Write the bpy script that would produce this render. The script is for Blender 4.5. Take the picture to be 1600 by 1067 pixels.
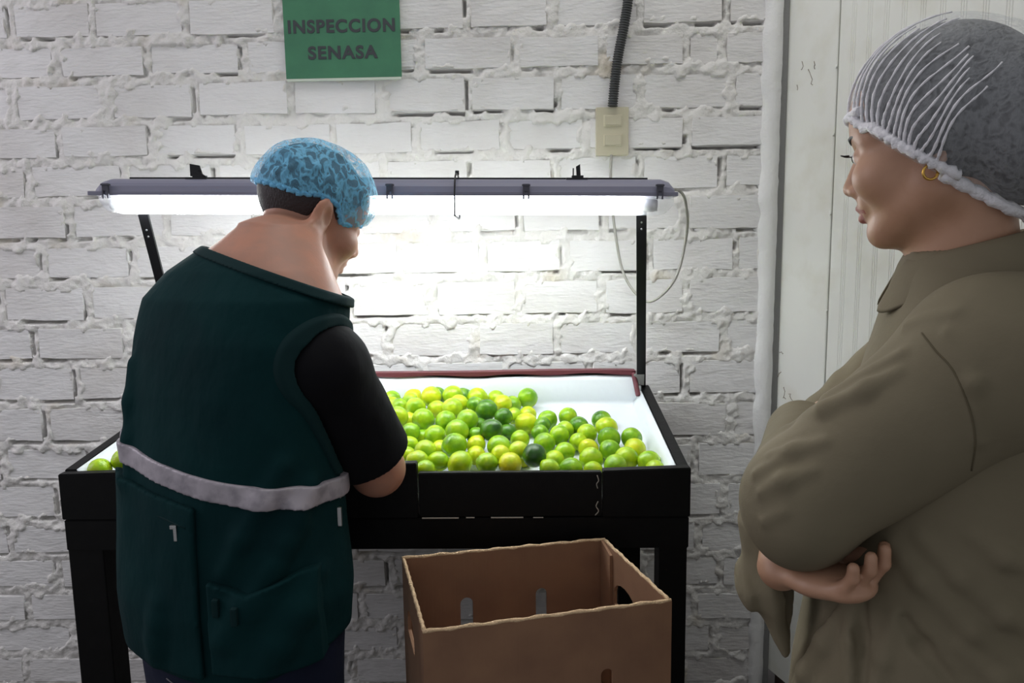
import bpy, bmesh, math, random
import numpy as np
from mathutils import Vector, Matrix, Euler

for o in list(bpy.data.objects): bpy.data.objects.remove(o)
SC = bpy.context.scene
COL = SC.collection
rad = math.radians

# ------------------------------------------------------------------ camera
FPX, CAM_D, CAM_H = 1156.0, 2.05, 1.35
cam_d = bpy.data.cameras.new('camera'); cam = bpy.data.objects.new('camera', cam_d); COL.objects.link(cam)
cam_d.sensor_fit = 'HORIZONTAL'; cam_d.sensor_width = 36.0; cam_d.lens = 36.0 * FPX / 1600.0
cam_d.clip_start = 0.02
CAM_M = Matrix.Rotation(rad(1.5), 4, 'Z') @ Matrix.Rotation(rad(90 - 7.6), 4, 'X') @ Matrix.Rotation(rad(-0.86), 4, 'Z')
cam.matrix_world = Matrix.Translation((0, -CAM_D, CAM_H)) @ CAM_M
SC.camera = cam

# ------------------------------------------------------------------ world, lights, exposure
world = bpy.data.worlds.new('world'); SC.world = world; world.use_nodes = True
bg = world.node_tree.nodes['Background']
bg.inputs[0].default_value = (0.93, 0.95, 1.0, 1); bg.inputs[1].default_value = 0.32
def area_light(name, loc, target, sx, sy, power, color):
    d = bpy.data.lights.new(name, 'AREA'); d.shape = 'RECTANGLE'; d.size = sx; d.size_y = sy
    d.energy = power; d.color = color
    o = bpy.data.objects.new(name, d); COL.objects.link(o); o.location = loc
    o.rotation_euler = (Vector(target) - Vector(loc)).to_track_quat('-Z', 'Y').to_euler()
    return o
# added fills, sources unseen: lavender for the left wall, pale one from overhead
area_light('left_wall_fill', (-2.75, -0.85, 2.1), (-0.9, 0.0, 0.9), 1.3, 1.6, 15, (0.96, 0.90, 1.0))
area_light('overhead_fill', (0.1, -0.7, 3.0), (0.1, -0.4, 0), 1.6, 0.5, 9, (1.0, 0.99, 0.95))
TUBE_STRENGTH = 27.0
SC.view_settings.view_transform = 'Standard'; SC.view_settings.look = 'None'
SC.view_settings.exposure = 0.2; SC.view_settings.gamma = 1.0; SC.view_settings.use_curve_mapping = False

# ------------------------------------------------------------------ helpers
def lin(r, g, b):
    f = lambda c: (c / 255 / 12.92) if c / 255 <= 0.04045 else ((c / 255 + 0.055) / 1.055) ** 2.4
    return (f(r), f(g), f(b), 1.0)

def material(name, col, rough=0.6, metal=0.0, spec=0.5, noise=None, bump=None, sub=0.0):
    """col: linear rgba; noise=(scale, colour2, contrast_lo, contrast_hi); bump=[(scale, strength, distance, stretch)]"""
    m = bpy.data.materials.new(name); m.use_nodes = True
    nt = m.node_tree; b = nt.nodes['Principled BSDF']
    b.inputs['Base Color'].default_value = col; b.inputs['Roughness'].default_value = rough
    b.inputs['Metallic'].default_value = metal; b.inputs['Specular IOR Level'].default_value = spec
    if sub:
        b.inputs['Subsurface Weight'].default_value = sub
        b.inputs['Subsurface Radius'].default_value = (0.01, 0.004, 0.002)
    geo = nt.nodes.new('ShaderNodeNewGeometry') if (noise or bump) else None
    if noise:
        n = nt.nodes.new('ShaderNodeTexNoise'); n.inputs['Scale'].default_value = noise[0]; n.inputs['Detail'].default_value = 5
        nt.links.new(geo.outputs['Position'], n.inputs['Vector'])
        r = nt.nodes.new('ShaderNodeMapRange'); r.inputs[1].default_value = noise[2]; r.inputs[2].default_value = noise[3]
        nt.links.new(n.outputs['Fac'], r.inputs[0])
        mx = nt.nodes.new('ShaderNodeMix'); mx.data_type = 'RGBA'
        mx.inputs[6].default_value = col; mx.inputs[7].default_value = noise[1]
        nt.links.new(r.outputs[0], mx.inputs[0]); nt.links.new(mx.outputs[2], b.inputs['Base Color'])
    prev = None
    for (sc, st, dist, stretch) in (bump or []):
        mp = nt.nodes.new('ShaderNodeMapping'); mp.inputs['Scale'].default_value = stretch
        nt.links.new(geo.outputs['Position'], mp.inputs['Vector'])
        n = nt.nodes.new('ShaderNodeTexNoise'); n.inputs['Scale'].default_value = sc; n.inputs['Detail'].default_value = 4
        nt.links.new(mp.outputs[0], n.inputs['Vector'])
        bp = nt.nodes.new('ShaderNodeBump'); bp.inputs['Strength'].default_value = st; bp.inputs['Distance'].default_value = dist
        nt.links.new(n.outputs['Fac'], bp.inputs['Height'])
        if prev: nt.links.new(prev.outputs[0], bp.inputs['Normal'])
        prev = bp
    if prev: nt.links.new(prev.outputs[0], b.inputs['Normal'])
    return m

def tag(o, label=None, cat=None, group=None, kind=None):
    if label: o['label'] = label
    if cat: o['category'] = cat
    if group: o['group'] = group
    if kind: o['kind'] = kind
    return o

def empty(name, loc, label=None, cat=None, group=None, kind=None, rot=(0, 0, 0)):
    o = bpy.data.objects.new(name, None); COL.objects.link(o); o.location = loc; o.rotation_euler = rot
    o.empty_display_size = 0.05
    return tag(o, label, cat, group, kind)

def link_mesh(name, me, mat, parent=None, loc=(0, 0, 0)):
    o = bpy.data.objects.new(name, me); COL.objects.link(o)
    if mat:
        for m in (mat if isinstance(mat, (list, tuple)) else [mat]): me.materials.append(m)
    if parent: o.parent = parent
    o.location = loc
    return o

def root_loc(p):
    return Vector(p.location) if p is not None and p.type == 'EMPTY' else (root_loc(p.parent) if p is not None and p.parent else (Vector(p.location) if p is not None else Vector((0, 0, 0))))

class MB:
    """collects shapes (world coordinates) that become ONE mesh object"""
    def __init__(s): s.bm = bmesh.new()
    def box(s, lo, hi, bevel=0.0, rot=None, piv=None):
        t = bmesh.new(); bmesh.ops.create_cube(t, size=1.0)
        c = [(a + b) / 2 for a, b in zip(lo, hi)]; d = [b - a for a, b in zip(lo, hi)]
        for v in t.verts: v.co = Vector((c[0] + v.co.x * d[0], c[1] + v.co.y * d[1], c[2] + v.co.z * d[2]))
        if bevel: bmesh.ops.bevel(t, geom=t.edges[:], offset=bevel, segments=2, affect='EDGES', profile=0.7)
        if rot is not None:
            pv = Vector(piv or c)
            for v in t.verts: v.co = pv + rot @ (v.co - pv)
        s._merge(t); return s
    def _merge(s, t):
        me = bpy.data.meshes.new('tmp'); t.to_mesh(me); t.free(); s.bm.from_mesh(me); bpy.data.meshes.remove(me)
    def hull(s, pts, faces):
        vs = [s.bm.verts.new(p) for p in pts]
        for f in faces: s.bm.faces.new([vs[i] for i in f])
        return s
    def tube(s, pts, r, n=10, caps=True, smooth=True):
        pts = [Vector(p) for p in pts]; rs = r if isinstance(r, (list, tuple)) else [r] * len(pts)
        rings = []; up = None
        for i, p in enumerate(pts):
            t = (pts[min(i + 1, len(pts) - 1)] - pts[max(i - 1, 0)]).normalized()
            if up is None:
                up = Vector((0, 0, 1)) if abs(t.z) < 0.9 else Vector((1, 0, 0))
            a = t.cross(up)
            if a.length < 1e-5: a = t.cross(Vector((0, 1, 0.1)))
            a.normalize(); b = t.cross(a).normalized(); up = -b
            rings.append([s.bm.verts.new(p + (a * math.cos(k * 2 * math.pi / n) + b * math.sin(k * 2 * math.pi / n)) * rs[i]) for k in range(n)])
        for i in range(len(rings) - 1):
            for k in range(n):
                f = s.bm.faces.new((rings[i][k], rings[i][(k + 1) % n], rings[i + 1][(k + 1) % n], rings[i + 1][k])); f.smooth = smooth
        if caps:
            s.bm.faces.new(rings[0]); s.bm.faces.new(rings[-1][::-1])
        return s
    def prism(s, poly, axis_vec):
        """poly: list of 3D points (planar), extruded along axis_vec"""
        a = [s.bm.verts.new(p) for p in poly]; b = [s.bm.verts.new(Vector(p) + Vector(axis_vec)) for p in poly]
        n = len(a)
        s.bm.faces.new(a); s.bm.faces.new(b[::-1])
        for i in range(n): s.bm.faces.new((a[i], b[i], b[(i + 1) % n], a[(i + 1) % n]))
        return s
    def build(s, name, mat, parent=None, smooth=False, own_origin=False, local=False):
        bmesh.ops.recalc_face_normals(s.bm, faces=s.bm.faces[:])
        loc = Vector((0, 0, 0))
        if parent is not None and not local:
            off = root_loc(parent)
        elif own_origin:
            xs = [v.co for v in s.bm.verts]
            off = Vector(((min(v.x for v in xs) + max(v.x for v in xs)) / 2, (min(v.y for v in xs) + max(v.y for v in xs)) / 2, min(v.z for v in xs)))
            loc = off
        else: off = Vector((0, 0, 0))
        for v in s.bm.verts: v.co -= off
        if smooth:
            for f in s.bm.faces: f.smooth = True
        me = bpy.data.meshes.new(name); s.bm.to_mesh(me); s.bm.free()
        return link_mesh(name, me, mat, parent, loc)

def catmull(pts, n=8):
    P = [np.array(p, float) for p in pts]; P = [2 * P[0] - P[1]] + P + [2 * P[-1] - P[-2]]
    out = []
    for i in range(1, len(P) - 2):
        for k in range(n):
            t = k / n
            out.append(0.5 * ((2 * P[i]) + (P[i + 1] - P[i - 1]) * t + (2 * P[i - 1] - 5 * P[i] + 4 * P[i + 1] - P[i + 2]) * t * t + (3 * P[i] - P[i - 1] - 3 * P[i + 1] + P[i + 2]) * t ** 3))
    out.append(P[-2]); return [tuple(p) for p in out]

# ---- numpy value noise
def vnoise(P, scale, seed=0):
    q = P * scale; i = np.floor(q).astype(np.int64); f = (q - i).astype(np.float32); f = f * f * (3 - 2 * f)
    def h(a, b, c):
        n = (a * 374761393 + b * 668265263 + c * 2147483647 + seed * 974634777) & 0xffffffff
        n = ((n ^ (n >> 13)) * 1274126177) & 0xffffffff
        return ((n ^ (n >> 16)) & 0xffff).astype(np.float32) / 65535.0
    x, y, z = i[..., 0], i[..., 1], i[..., 2]; u, v, w = f[..., 0], f[..., 1], f[..., 2]
    L = lambda a, b, t: a + (b - a) * t
    return L(L(L(h(x, y, z), h(x + 1, y, z), u), L(h(x, y + 1, z), h(x + 1, y + 1, z), u), v),
             L(L(h(x, y, z + 1), h(x + 1, y, z + 1), u), L(h(x, y + 1, z + 1), h(x + 1, y + 1, z + 1), u), v), w)
def fbm(P, scale, seed=0, octs=4):
    a = 0; s = 0
    for k in range(octs):
        a = a + vnoise(P, scale * 2 ** k, seed + k) * 0.5 ** k; s += 0.5 ** k
    return a / s

# ---- signed distance modelling for bodies and cloth
A3 = lambda *v: np.array(v, np.float32)
def s_ell(P, c, r, M=None):
    q = P - A3(*c)
    if M is not None: q = q @ M
    r = A3(*r); a = q / r; k0 = np.sqrt((a * a).sum(-1)); b = a / r; k1 = np.sqrt((b * b).sum(-1)) + 1e-9
    return k0 * (k0 - 1) / k1
def s_cone(P, a, b, ra, rb, flat=None):
    a = A3(*a); b = A3(*b); ab = b - a; q = P - a
    h = np.clip((q @ ab) / float(ab @ ab), 0, 1)
    d = q - h[..., None] * ab
    if flat is not None:                      # flat=(unit vec, factor): squeezes thickness along vec
        n = A3(*flat[0]); k = (d @ n)[..., None]; d = d + n * k * (flat[1] - 1)
    return np.sqrt((d * d).sum(-1)) - (ra + (rb - ra) * h)
def s_chain(P, pts, rs, k=0.02):
    d = None
    for i in range(len(pts) - 1):
        e = s_cone(P, pts[i], pts[i + 1], rs[i], rs[i + 1]); d = e if d is None else smin(d, e, k)
    return d
def smin(a, b, k):
    h = np.clip(0.5 + 0.5 * (b - a) / k, 0, 1); return b * (1 - h) + a * h - k * h * (1 - h)
def smax(a, b, k): return -smin(-a, -b, k)
def s_loft(P, levels, ang, n=2.3):
    """levels: (z, cx, cy, half_width, half_depth); ang: facing yaw, 0 = +Y, clockwise seen from above"""
    L = np.array(levels, np.float32); L = L[np.argsort(L[:, 0])]; z = P[..., 2]
    cx, cy, a, b = [np.interp(z, L[:, 0], L[:, i]).astype(np.float32) for i in (1, 2, 3, 4)]
    dx, dy = P[..., 0] - cx, P[..., 1] - cy
    r = (math.cos(ang), -math.sin(ang)); f = (math.sin(ang), math.cos(ang))
    u = np.abs(dx * r[0] + dy * r[1]) / a; v = np.abs(dx * f[0] + dy * f[1]) / b
    q = (u ** n + v ** n + 1e-9) ** (1 / n)
    d = (q - 1) * np.minimum(a, b)
    return np.maximum(np.maximum(d, z - L[-1, 0]), L[0, 0] - z)

def surface_nets(A, lo, h):
    S = A < 0
    cnt = np.zeros(tuple(n - 1 for n in A.shape), np.int8)
    offs = [(i, j, k) for i in (0, 1) for j in (0, 1) for k in (0, 1)]
    for (i, j, k) in offs: cnt += S[i:A.shape[0] - 1 + i, j:A.shape[1] - 1 + j, k:A.shape[2] - 1 + k]
    act = np.argwhere((cnt > 0) & (cnt < 8)); del cnt
    idx = np.full(tuple(n - 1 for n in A.shape), -1, np.int32); idx[act[:, 0], act[:, 1], act[:, 2]] = np.arange(len(act))
    V = {o: A[act[:, 0] + o[0], act[:, 1] + o[1], act[:, 2] + o[2]] for o in offs}
    acc = np.zeros((len(act), 3), np.float32); num = np.zeros(len(act), np.float32)
    for o in offs:
        for ax in range(3):
            if o[ax]: continue
            o2 = list(o); o2[ax] = 1; o2 = tuple(o2)
            a, b = V[o], V[o2]; x = (a < 0) != (b < 0)
            t = np.where(x, a / np.where(x, a - b, 1), 0)
            p = np.zeros((len(act), 3), np.float32); p[:] = o; p[:, ax] += t
            acc += p * x[:, None]; num += x
    verts = (act + acc / num[:, None]) * h + np.array(lo, np.float32)
    quads = []
    for ax in range(3):
        sl0 = [slice(None)] * 3; sl1 = [slice(None)] * 3
        sl0[ax] = slice(0, A.shape[ax] - 1); sl1[ax] = slice(1, None)
        X = np.argwhere(S[tuple(sl0)] != S[tuple(sl1)])
        o1, o2 = [a for a in range(3) if a != ax]
        ok = (X[:, o1] > 0) & (X[:, o2] > 0) & (X[:, o1] < A.shape[o1] - 1) & (X[:, o2] < A.shape[o2] - 1); X = X[ok]
        def cell(d1, d2):
            c = X.copy(); c[:, o1] -= d1; c[:, o2] -= d2; return idx[c[:, 0], c[:, 1], c[:, 2]]
        q = np.stack([cell(1, 1), cell(0, 1), cell(0, 0), cell(1, 0)], 1)
        ins = S[X[:, 0], X[:, 1], X[:, 2]]
        if ax == 1: ins = ~ins
        q[~ins] = q[~ins][:, ::-1]; quads.append(q)
    return verts, np.concatenate(quads)

def sdf_mesh(name, f, lo, hi, h, mat, parent=None, faces_mat=None):
    lo = np.array(lo, np.float32); B = 8
    nb = np.ceil((np.array(hi) - lo) / (h * B)).astype(int); n = nb * B
    cc = np.stack(np.meshgrid(*[(np.arange(k) * B + (B - 1) / 2) * h for k in nb], indexing='ij'), -1).astype(np.float32) + lo
    dc = f(cc.reshape(-1, 3)).reshape(nb)
    A = np.repeat(np.repeat(np.repeat(dc, B, 0), B, 1), B, 2).astype(np.float32)
    near = np.argwhere(np.abs(dc) < h * B * 1.7)
    g = np.stack(np.meshgrid(*[np.arange(B)] * 3, indexing='ij'), -1).reshape(-1, 3)
    for s in range(0, len(near), 400):
        c = near[s:s + 400]; ijk = (c[:, None, :] * B + g[None]).reshape(-1, 3)
        d = f(ijk.astype(np.float32) * h + lo)
        A[ijk[:, 0], ijk[:, 1], ijk[:, 2]] = d
    A[0] = A[-1] = 1; A[:, 0] = A[:, -1] = 1; A[:, :, 0] = A[:, :, -1] = 1
    v, q = surface_nets(A, lo, h)
    q = q[(q >= 0).all(1)]
    off = np.array(root_loc(parent), np.float32)
    me = bpy.data.meshes.new(name)
    me.vertices.add(len(v)); me.vertices.foreach_set('co', (v - off).astype(np.float32).ravel())
    me.loops.add(q.size); me.loops.foreach_set('vertex_index', q.astype(np.int32).ravel())
    me.polygons.add(len(q)); me.polygons.foreach_set('loop_start', np.arange(0, q.size, 4, dtype=np.int32))
    me.update(calc_edges=True); me.validate()
    me.polygons.foreach_set('use_smooth', np.ones(len(me.polygons), bool))
    o = link_mesh(name, me, mat, parent)
    if faces_mat is not None and len(me.polygons) == len(q):
        me.polygons.foreach_set('material_index', faces_mat(v[q].mean(1)).astype(np.int32))
    return o

def trace(f, p, toward, step=0.9, it=60):
    """walk from p towards a point until the surface f=0"""
    p = np.array(p, np.float32); d = np.array(toward, np.float32) - p; L = np.linalg.norm(d); d /= L; t = 0
    for _ in range(it):
        v = float(f((p + d * t)[None])[0]); t += v * step
        if abs(v) < 2e-4 or t > L: break
    return p + d * t

def local_frame(yaw_vec, pitch, roll=0.0):
    """columns: right, forward, up of a head looking along yaw_vec, pitched down by pitch"""
    fh = Vector((yaw_vec[0], yaw_vec[1], 0)).normalized(); r = Vector((fh.y, -fh.x, 0))
    fw = fh * math.cos(pitch) - Vector((0, 0, 1)) * math.sin(pitch); up = r.cross(fw)
    if roll:
        R = Matrix.Rotation(roll, 3, fw); r = R @ r; up = R @ up
    return np.array([list(r), list(fw), list(up)], np.float32).T

# ------------------------------------------------------------------ materials
M = {}
M['paint'] = material('white_wall_paint', lin(222, 221, 220), 0.58, spec=0.35, noise=(3.0, lin(206, 203, 200), 0.45, 0.7),
                      bump=[(22, 0.55, 0.010, (0.6, 1, 1)), (90, 0.6, 0.003, (0.4, 1, 1.8))])
M['mortar'] = material('painted_rough_mortar', lin(218, 216, 212), 0.65, spec=0.3, noise=(7.0, lin(196, 186, 168), 0.58, 0.8),
                       bump=[(110, 0.7, 0.004, (1, 1, 1))])
M['plaster'] = material('white_plaster', lin(226, 226, 224), 0.55, bump=[(40, 0.4, 0.006, (1, 1, 1)), (170, 0.4, 0.002, (1, 1, 1))])
M['panel'] = material('white_enamel_panel', lin(228, 229, 222), 0.38, noise=(9, lin(216, 215, 203), 0.5, 0.75), bump=[(14, 0.12, 0.004, (1, 1, 0.3))])
M['plain'] = material('plain_grey_paint', lin(128, 128, 126), 0.5, bump=[(60, 0.5, 0.004, (1, 1, 1))])
M['dark'] = material('dark_gap', lin(38, 34, 32), 0.8)
M['floor'] = material('worn_concrete', lin(96, 90, 86), 0.8, noise=(4, lin(78, 74, 72), 0.4, 0.7), bump=[(30, 0.3, 0.004, (1, 1, 1))])
M['black'] = material('black_enamel', lin(8, 8, 9), 0.5, spec=0.2, noise=(30, lin(14, 14, 15), 0.5, 0.8), bump=[(45, 0.25, 0.002, (1, 1, 1))])
M['chip'] = material('chipped_paint', lin(176, 168, 156), 0.7)
M['liner'] = material('white_plastic_liner', lin(226, 232, 236), 0.35, bump=[(9, 0.25, 0.012, (1, 1, 1))])
M['maroon'] = material('maroon_edging', lin(98, 44, 52), 0.55, bump=[(60, 0.3, 0.003, (1, 1, 1))])
M['housing'] = material('grey_fixture_plastic', lin(128, 128, 146), 0.45)
M['clip'] = material('dark_grey_clip', lin(72, 72, 84), 0.45)
M['blackmetal'] = material('black_bracket_metal', lin(26, 26, 29), 0.4, 0.3)
M['zinc'] = material('zinc_bolt', lin(190, 190, 190), 0.35, 0.9)
M['card'] = material('kraft_cardboard', lin(146, 110, 84), 0.85, noise=(11, lin(132, 98, 76), 0.4, 0.7), bump=[(150, 0.25, 0.0015, (1, 1, 0.02))])
M['cardedge'] = material('cut_corrugated_edge', lin(206, 176, 140), 0.9, bump=[(260, 0.9, 0.004, (1, 1, 1))])
M['switch'] = material('beige_switch_plastic', lin(186, 180, 156), 0.4)
M['switch2'] = material('pale_rocker_plastic', lin(204, 198, 174), 0.35)
M['conduit'] = material('black_corrugated_plastic', lin(62, 64, 64), 0.5)
M['cable'] = material('grey_cable_sheath', lin(150, 148, 140), 0.45)
M['sign'] = material('green_sign_board', lin(66, 124, 92), 0.5, noise=(16, lin(60, 114, 86), 0.4, 0.7))
M['signedge'] = material('pale_sign_edge', lin(196, 206, 192), 0.6)
M['letter'] = material('dark_grey_lettering', lin(58, 62, 66), 0.6)
M['skin_m'] = material('light_brown_skin', lin(172, 126, 106), 0.5, sub=0.03, noise=(24, lin(186, 130, 106), 0.4, 0.7), bump=[(220, 0.2, 0.001, (1, 1, 1))])
M['skin_w'] = material('brown_skin', lin(184, 142, 116), 0.45, sub=0.02, noise=(22, lin(172, 130, 104), 0.4, 0.7), bump=[(260, 0.15, 0.0008, (1, 1, 1))])
M['lip'] = material('rose_brown_lips', lin(160, 92, 84), 0.4)
M['hair'] = material('black_hair', lin(24, 20, 22), 0.5, bump=[(160, 0.6, 0.003, (1, 1, 0.2))])
M['hair_m'] = material('dark_brown_short_hair', lin(44, 36, 38), 0.6, bump=[(320, 0.8, 0.003, (1, 1, 0.6))])
M['vest'] = material('dark_green_vest_cotton', lin(11, 46, 48), 0.85, spec=0.1, noise=(7, lin(9, 39, 42), 0.4, 0.7), bump=[(11, 0.5, 0.02, (1, 1, 0.5)), (600, 0.3, 0.0006, (1, 1, 1))])
M['vesttrim'] = material('dark_green_vest_seam', lin(10, 40, 42), 0.85, spec=0.2)
M['reflect'] = material('silver_reflective_tape', lin(172, 164, 172), 0.4, 0.1, noise=(40, lin(138, 132, 140), 0.45, 0.7), bump=[(60, 0.3, 0.003, (1, 1, 1))])
M['shirt'] = material('black_cotton_shirt', lin(9, 9, 14), 0.85, spec=0.2, bump=[(16, 0.3, 0.01, (1, 1, 0.5))])
M['jeans'] = material('dark_navy_denim', lin(24, 30, 50), 0.85, spec=0.2, bump=[(20, 0.3, 0.008, (1, 1, 1))])
M['stitch'] = material('grey_stitching', lin(112, 112, 116), 0.8)
M['jacket'] = material('khaki_olive_jacket', lin(122, 113, 93), 0.82, spec=0.2, noise=(5, lin(112, 104, 85), 0.4, 0.7), bump=[(12, 0.22, 0.014, (1, 1, 1)), (500, 0.25, 0.0006, (1, 1, 1))])
M['seam'] = material('dark_khaki_seam', lin(92, 84, 66), 0.85, spec=0.2)
M['trouser'] = material('navy_trousers', lin(30, 34, 52), 0.85, spec=0.2)
M['shoe'] = material('black_shoe_rubber', lin(22, 22, 22), 0.6)
M['eyewhite'] = material('eye_white', lin(224, 216, 210), 0.2)
M['iris'] = material('dark_brown_iris', lin(34, 22, 18), 0.15)
M['gold'] = material('gold_earring', lin(222, 178, 92), 0.25, 1.0)

def net_material(name, col, lo, hi, scale, stretch, thr=(0.35, 0.75)):
    """thin non-woven net: see-through sheet whose density varies with its creases"""
    m = bpy.data.materials.new(name); m.use_nodes = True; nt = m.node_tree; b = nt.nodes['Principled BSDF']
    b.inputs['Base Color'].default_value = col; b.inputs['Roughness'].default_value = 0.6
    tc = nt.nodes.new('ShaderNodeNewGeometry'); mp = nt.nodes.new('ShaderNodeMapping'); mp.inputs['Scale'].default_value = stretch
    n = nt.nodes.new('ShaderNodeTexNoise'); n.inputs['Scale'].default_value = scale; n.inputs['Detail'].default_value = 3; n.inputs['Distortion'].default_value = 0.5
    nt.links.new(tc.outputs['Position'], mp.inputs['Vector']); nt.links.new(mp.outputs[0], n.inputs['Vector'])
    # ridged: 1-|2n-1|
    a = nt.nodes.new('ShaderNodeMath'); a.operation = 'MULTIPLY_ADD'; a.inputs[1].default_value = 2; a.inputs[2].default_value = -1
    c = nt.nodes.new('ShaderNodeMath'); c.operation = 'ABSOLUTE'; d = nt.nodes.new('ShaderNodeMath'); d.operation = 'SUBTRACT'; d.inputs[0].default_value = 1
    nt.links.new(n.outputs['Fac'], a.inputs[0]); nt.links.new(a.outputs[0], c.inputs[0]); nt.links.new(c.outputs[0], d.inputs[1])
    r = nt.nodes.new('ShaderNodeMapRange'); r.inputs[1].default_value = thr[0]; r.inputs[2].default_value = thr[1]; r.inputs[3].default_value = lo; r.inputs[4].default_value = hi
    nt.links.new(d.outputs[0], r.inputs[0]); nt.links.new(r.outputs[0], b.inputs['Alpha'])
    bp = nt.nodes.new('ShaderNodeBump'); bp.inputs['Strength'].default_value = 0.5; bp.inputs['Distance'].default_value = 0.004
    nt.links.new(d.outputs[0], bp.inputs['Height']); nt.links.new(bp.outputs[0], b.inputs['Normal'])
    return m
M['net_blue'] = net_material('blue_nonwoven_net', lin(120, 200, 240), 0.30, 0.85, 62, (1, 1, 0.6), (0.82, 1.0))
M['net_blue_dense'] = material('gathered_blue_net', lin(112, 192, 236), 0.6, bump=[(120, 0.8, 0.004, (1, 1, 1))])
M['net_white'] = net_material('white_nonwoven_net', lin(226, 230, 234), 0.13, 0.26, 90, (1, 1, 1), (0.6, 1.0))
M['net_white_dense'] = material('gathered_white_net', lin(228, 226, 230), 0.65, bump=[(140, 0.8, 0.004, (1, 1, 1))])

# ================================================================== SETTING
# ---- floor
f = MB().box((-3.2, -3.2, -0.05), (2.6, 0.3, 0.0)).build('floor', M['floor']); tag(f, 'grey worn concrete floor under the table', kind='structure')

# ---- brick wall: every brick its own piece, rough mortar between them
ROWZ = [2.560, 2.451, 2.342, 2.233, 2.124, 2.013, 1.904, 1.803, 1.692, 1.588, 1.482, 1.370, 1.260, 1.142, 1.030, 0.912, 0.792, 0.676, 0.562, 0.452, 0.346, 0.243, 0.143, 0.045, -0.06]
def wall_x(px, z):     # photo column -> wall x (roll and pitch of the camera make it depend on height)
    R = CAM_M.to_3x3().inverted()
    lo, hi = -4.0, 2.0
    for _ in range(40):
        m = (lo + hi) / 2; q = R @ Vector((m, CAM_D, z - CAM_H))
        if 800 + FPX * q.x / -q.z < px: lo = m
        else: hi = m
    return lo
JOINTS = {5: [17, 144, 290, 434, 580, 729, 860, 1000, 1135], 6: [88, 229, 380, 520, 657, 804, 941, 1073, 1129],
          7: [21, 168, 306, 455, 594, 731, 871, 1000, 1144], 8: [93, 238, 376, 521, 650, 787, 916, 1073],
          9: [45, 196, 336, 470, 600, 735, 865, 1000, 1128], 10: [108, 259, 400, 540, 676, 810, 943, 1071],
          11: [67, 207, 350, 490, 625, 754, 883, 1015, 1150], 12: [3, 139, 280, 415, 548, 678, 810, 940, 1072],
          13: [55, 200, 335, 470, 608, 742, 870, 1000, 1131], 14: [122, 260, 395, 530, 660, 790, 921, 1071],
          15: [72, 205, 340, 475, 610, 745, 880, 1010, 1142], 16: [5, 140, 275, 410, 545, 680, 815, 950, 1085],
          17: [92, 228, 364, 500, 636, 772, 900, 1020, 1131], 18: [16, 150, 285, 420, 555, 690, 825, 960, 1090],
          19: [90, 220, 350, 480, 610, 740, 870, 1000, 1126], 20: [46, 176, 306, 436, 566, 696, 826, 956, 1086],
          21: [116, 244, 372, 500, 628, 756, 884, 1000, 1114], 22: [42, 170, 298, 426, 554, 682, 810, 938, 1066]}
rng = random.Random(7)
wall_back = empty('wall_back', (-0.6, 0.0, 0.0), 'white painted brick wall behind the sorting table', kind='structure')
X_L, X_R = -2.25, 0.625
brick_meshes = []
for k in range(10):                      # unit bricks 1 x 1, irregular outline and rounded arris
    r2 = random.Random(100 + k); bm = bmesh.new(); nx, nz = 5, 3
    fr = []
    for j in range(nz):
        row = []
        for i in range(nx):
            x = -0.5 + i / (nx - 1); z = -0.5 + j / (nz - 1)
            ex = 0.010 if i in (0, nx - 1) else 0; ez = 0.03 if j in (0, nz - 1) else 0
            row.append(bm.verts.new((x - math.copysign(ex, x) * r2.uniform(0.4, 1.7) * (ex > 0) + (r2.uniform(-.03, .03) if not ex else 0), r2.uniform(-0.0014, 0.0014), z - math.copysign(ez, z) * r2.uniform(0.2, 1.8) * (ez > 0))))
        fr.append(row)
    for j in range(nz - 1):
        for i in range(nx - 1): bm.faces.new((fr[j][i], fr[j][i + 1], fr[j + 1][i + 1], fr[j + 1][i]))
    ring = [fr[0][i] for i in range(nx)] + [fr[j][nx - 1] for j in range(1, nz)] + [fr[nz - 1][i] for i in range(nx - 2, -1, -1)] + [fr[j][0] for j in range(nz - 2, 0, -1)]
    out = []
    for v in ring:
        c = v.co; out.append(bm.verts.new((max(-.5, min(.5, c.x * 1.035)), 0.022, max(-.5, min(.5, c.z * 1.09)))))
    for i in range(len(ring)):
        bm.faces.new((ring[i], out[i], out[(i + 1) % len(ring)], ring[(i + 1) % len(ring)]))
    for f_ in bm.faces: f_.smooth = True
    rset = set(ring)
    for e_ in bm.edges:
        if e_.verts[0] in rset and e_.verts[1] in rset: e_.smooth = False
    bmesh.ops.recalc_face_normals(bm, faces=bm.faces[:])
    me = bpy.data.meshes.new('brick'); bm.to_mesh(me); bm.free(); me.materials.append(M['paint']); brick_meshes.append(me)
BR = []                                   # brick rectangles x0,x1,z0,z1
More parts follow.
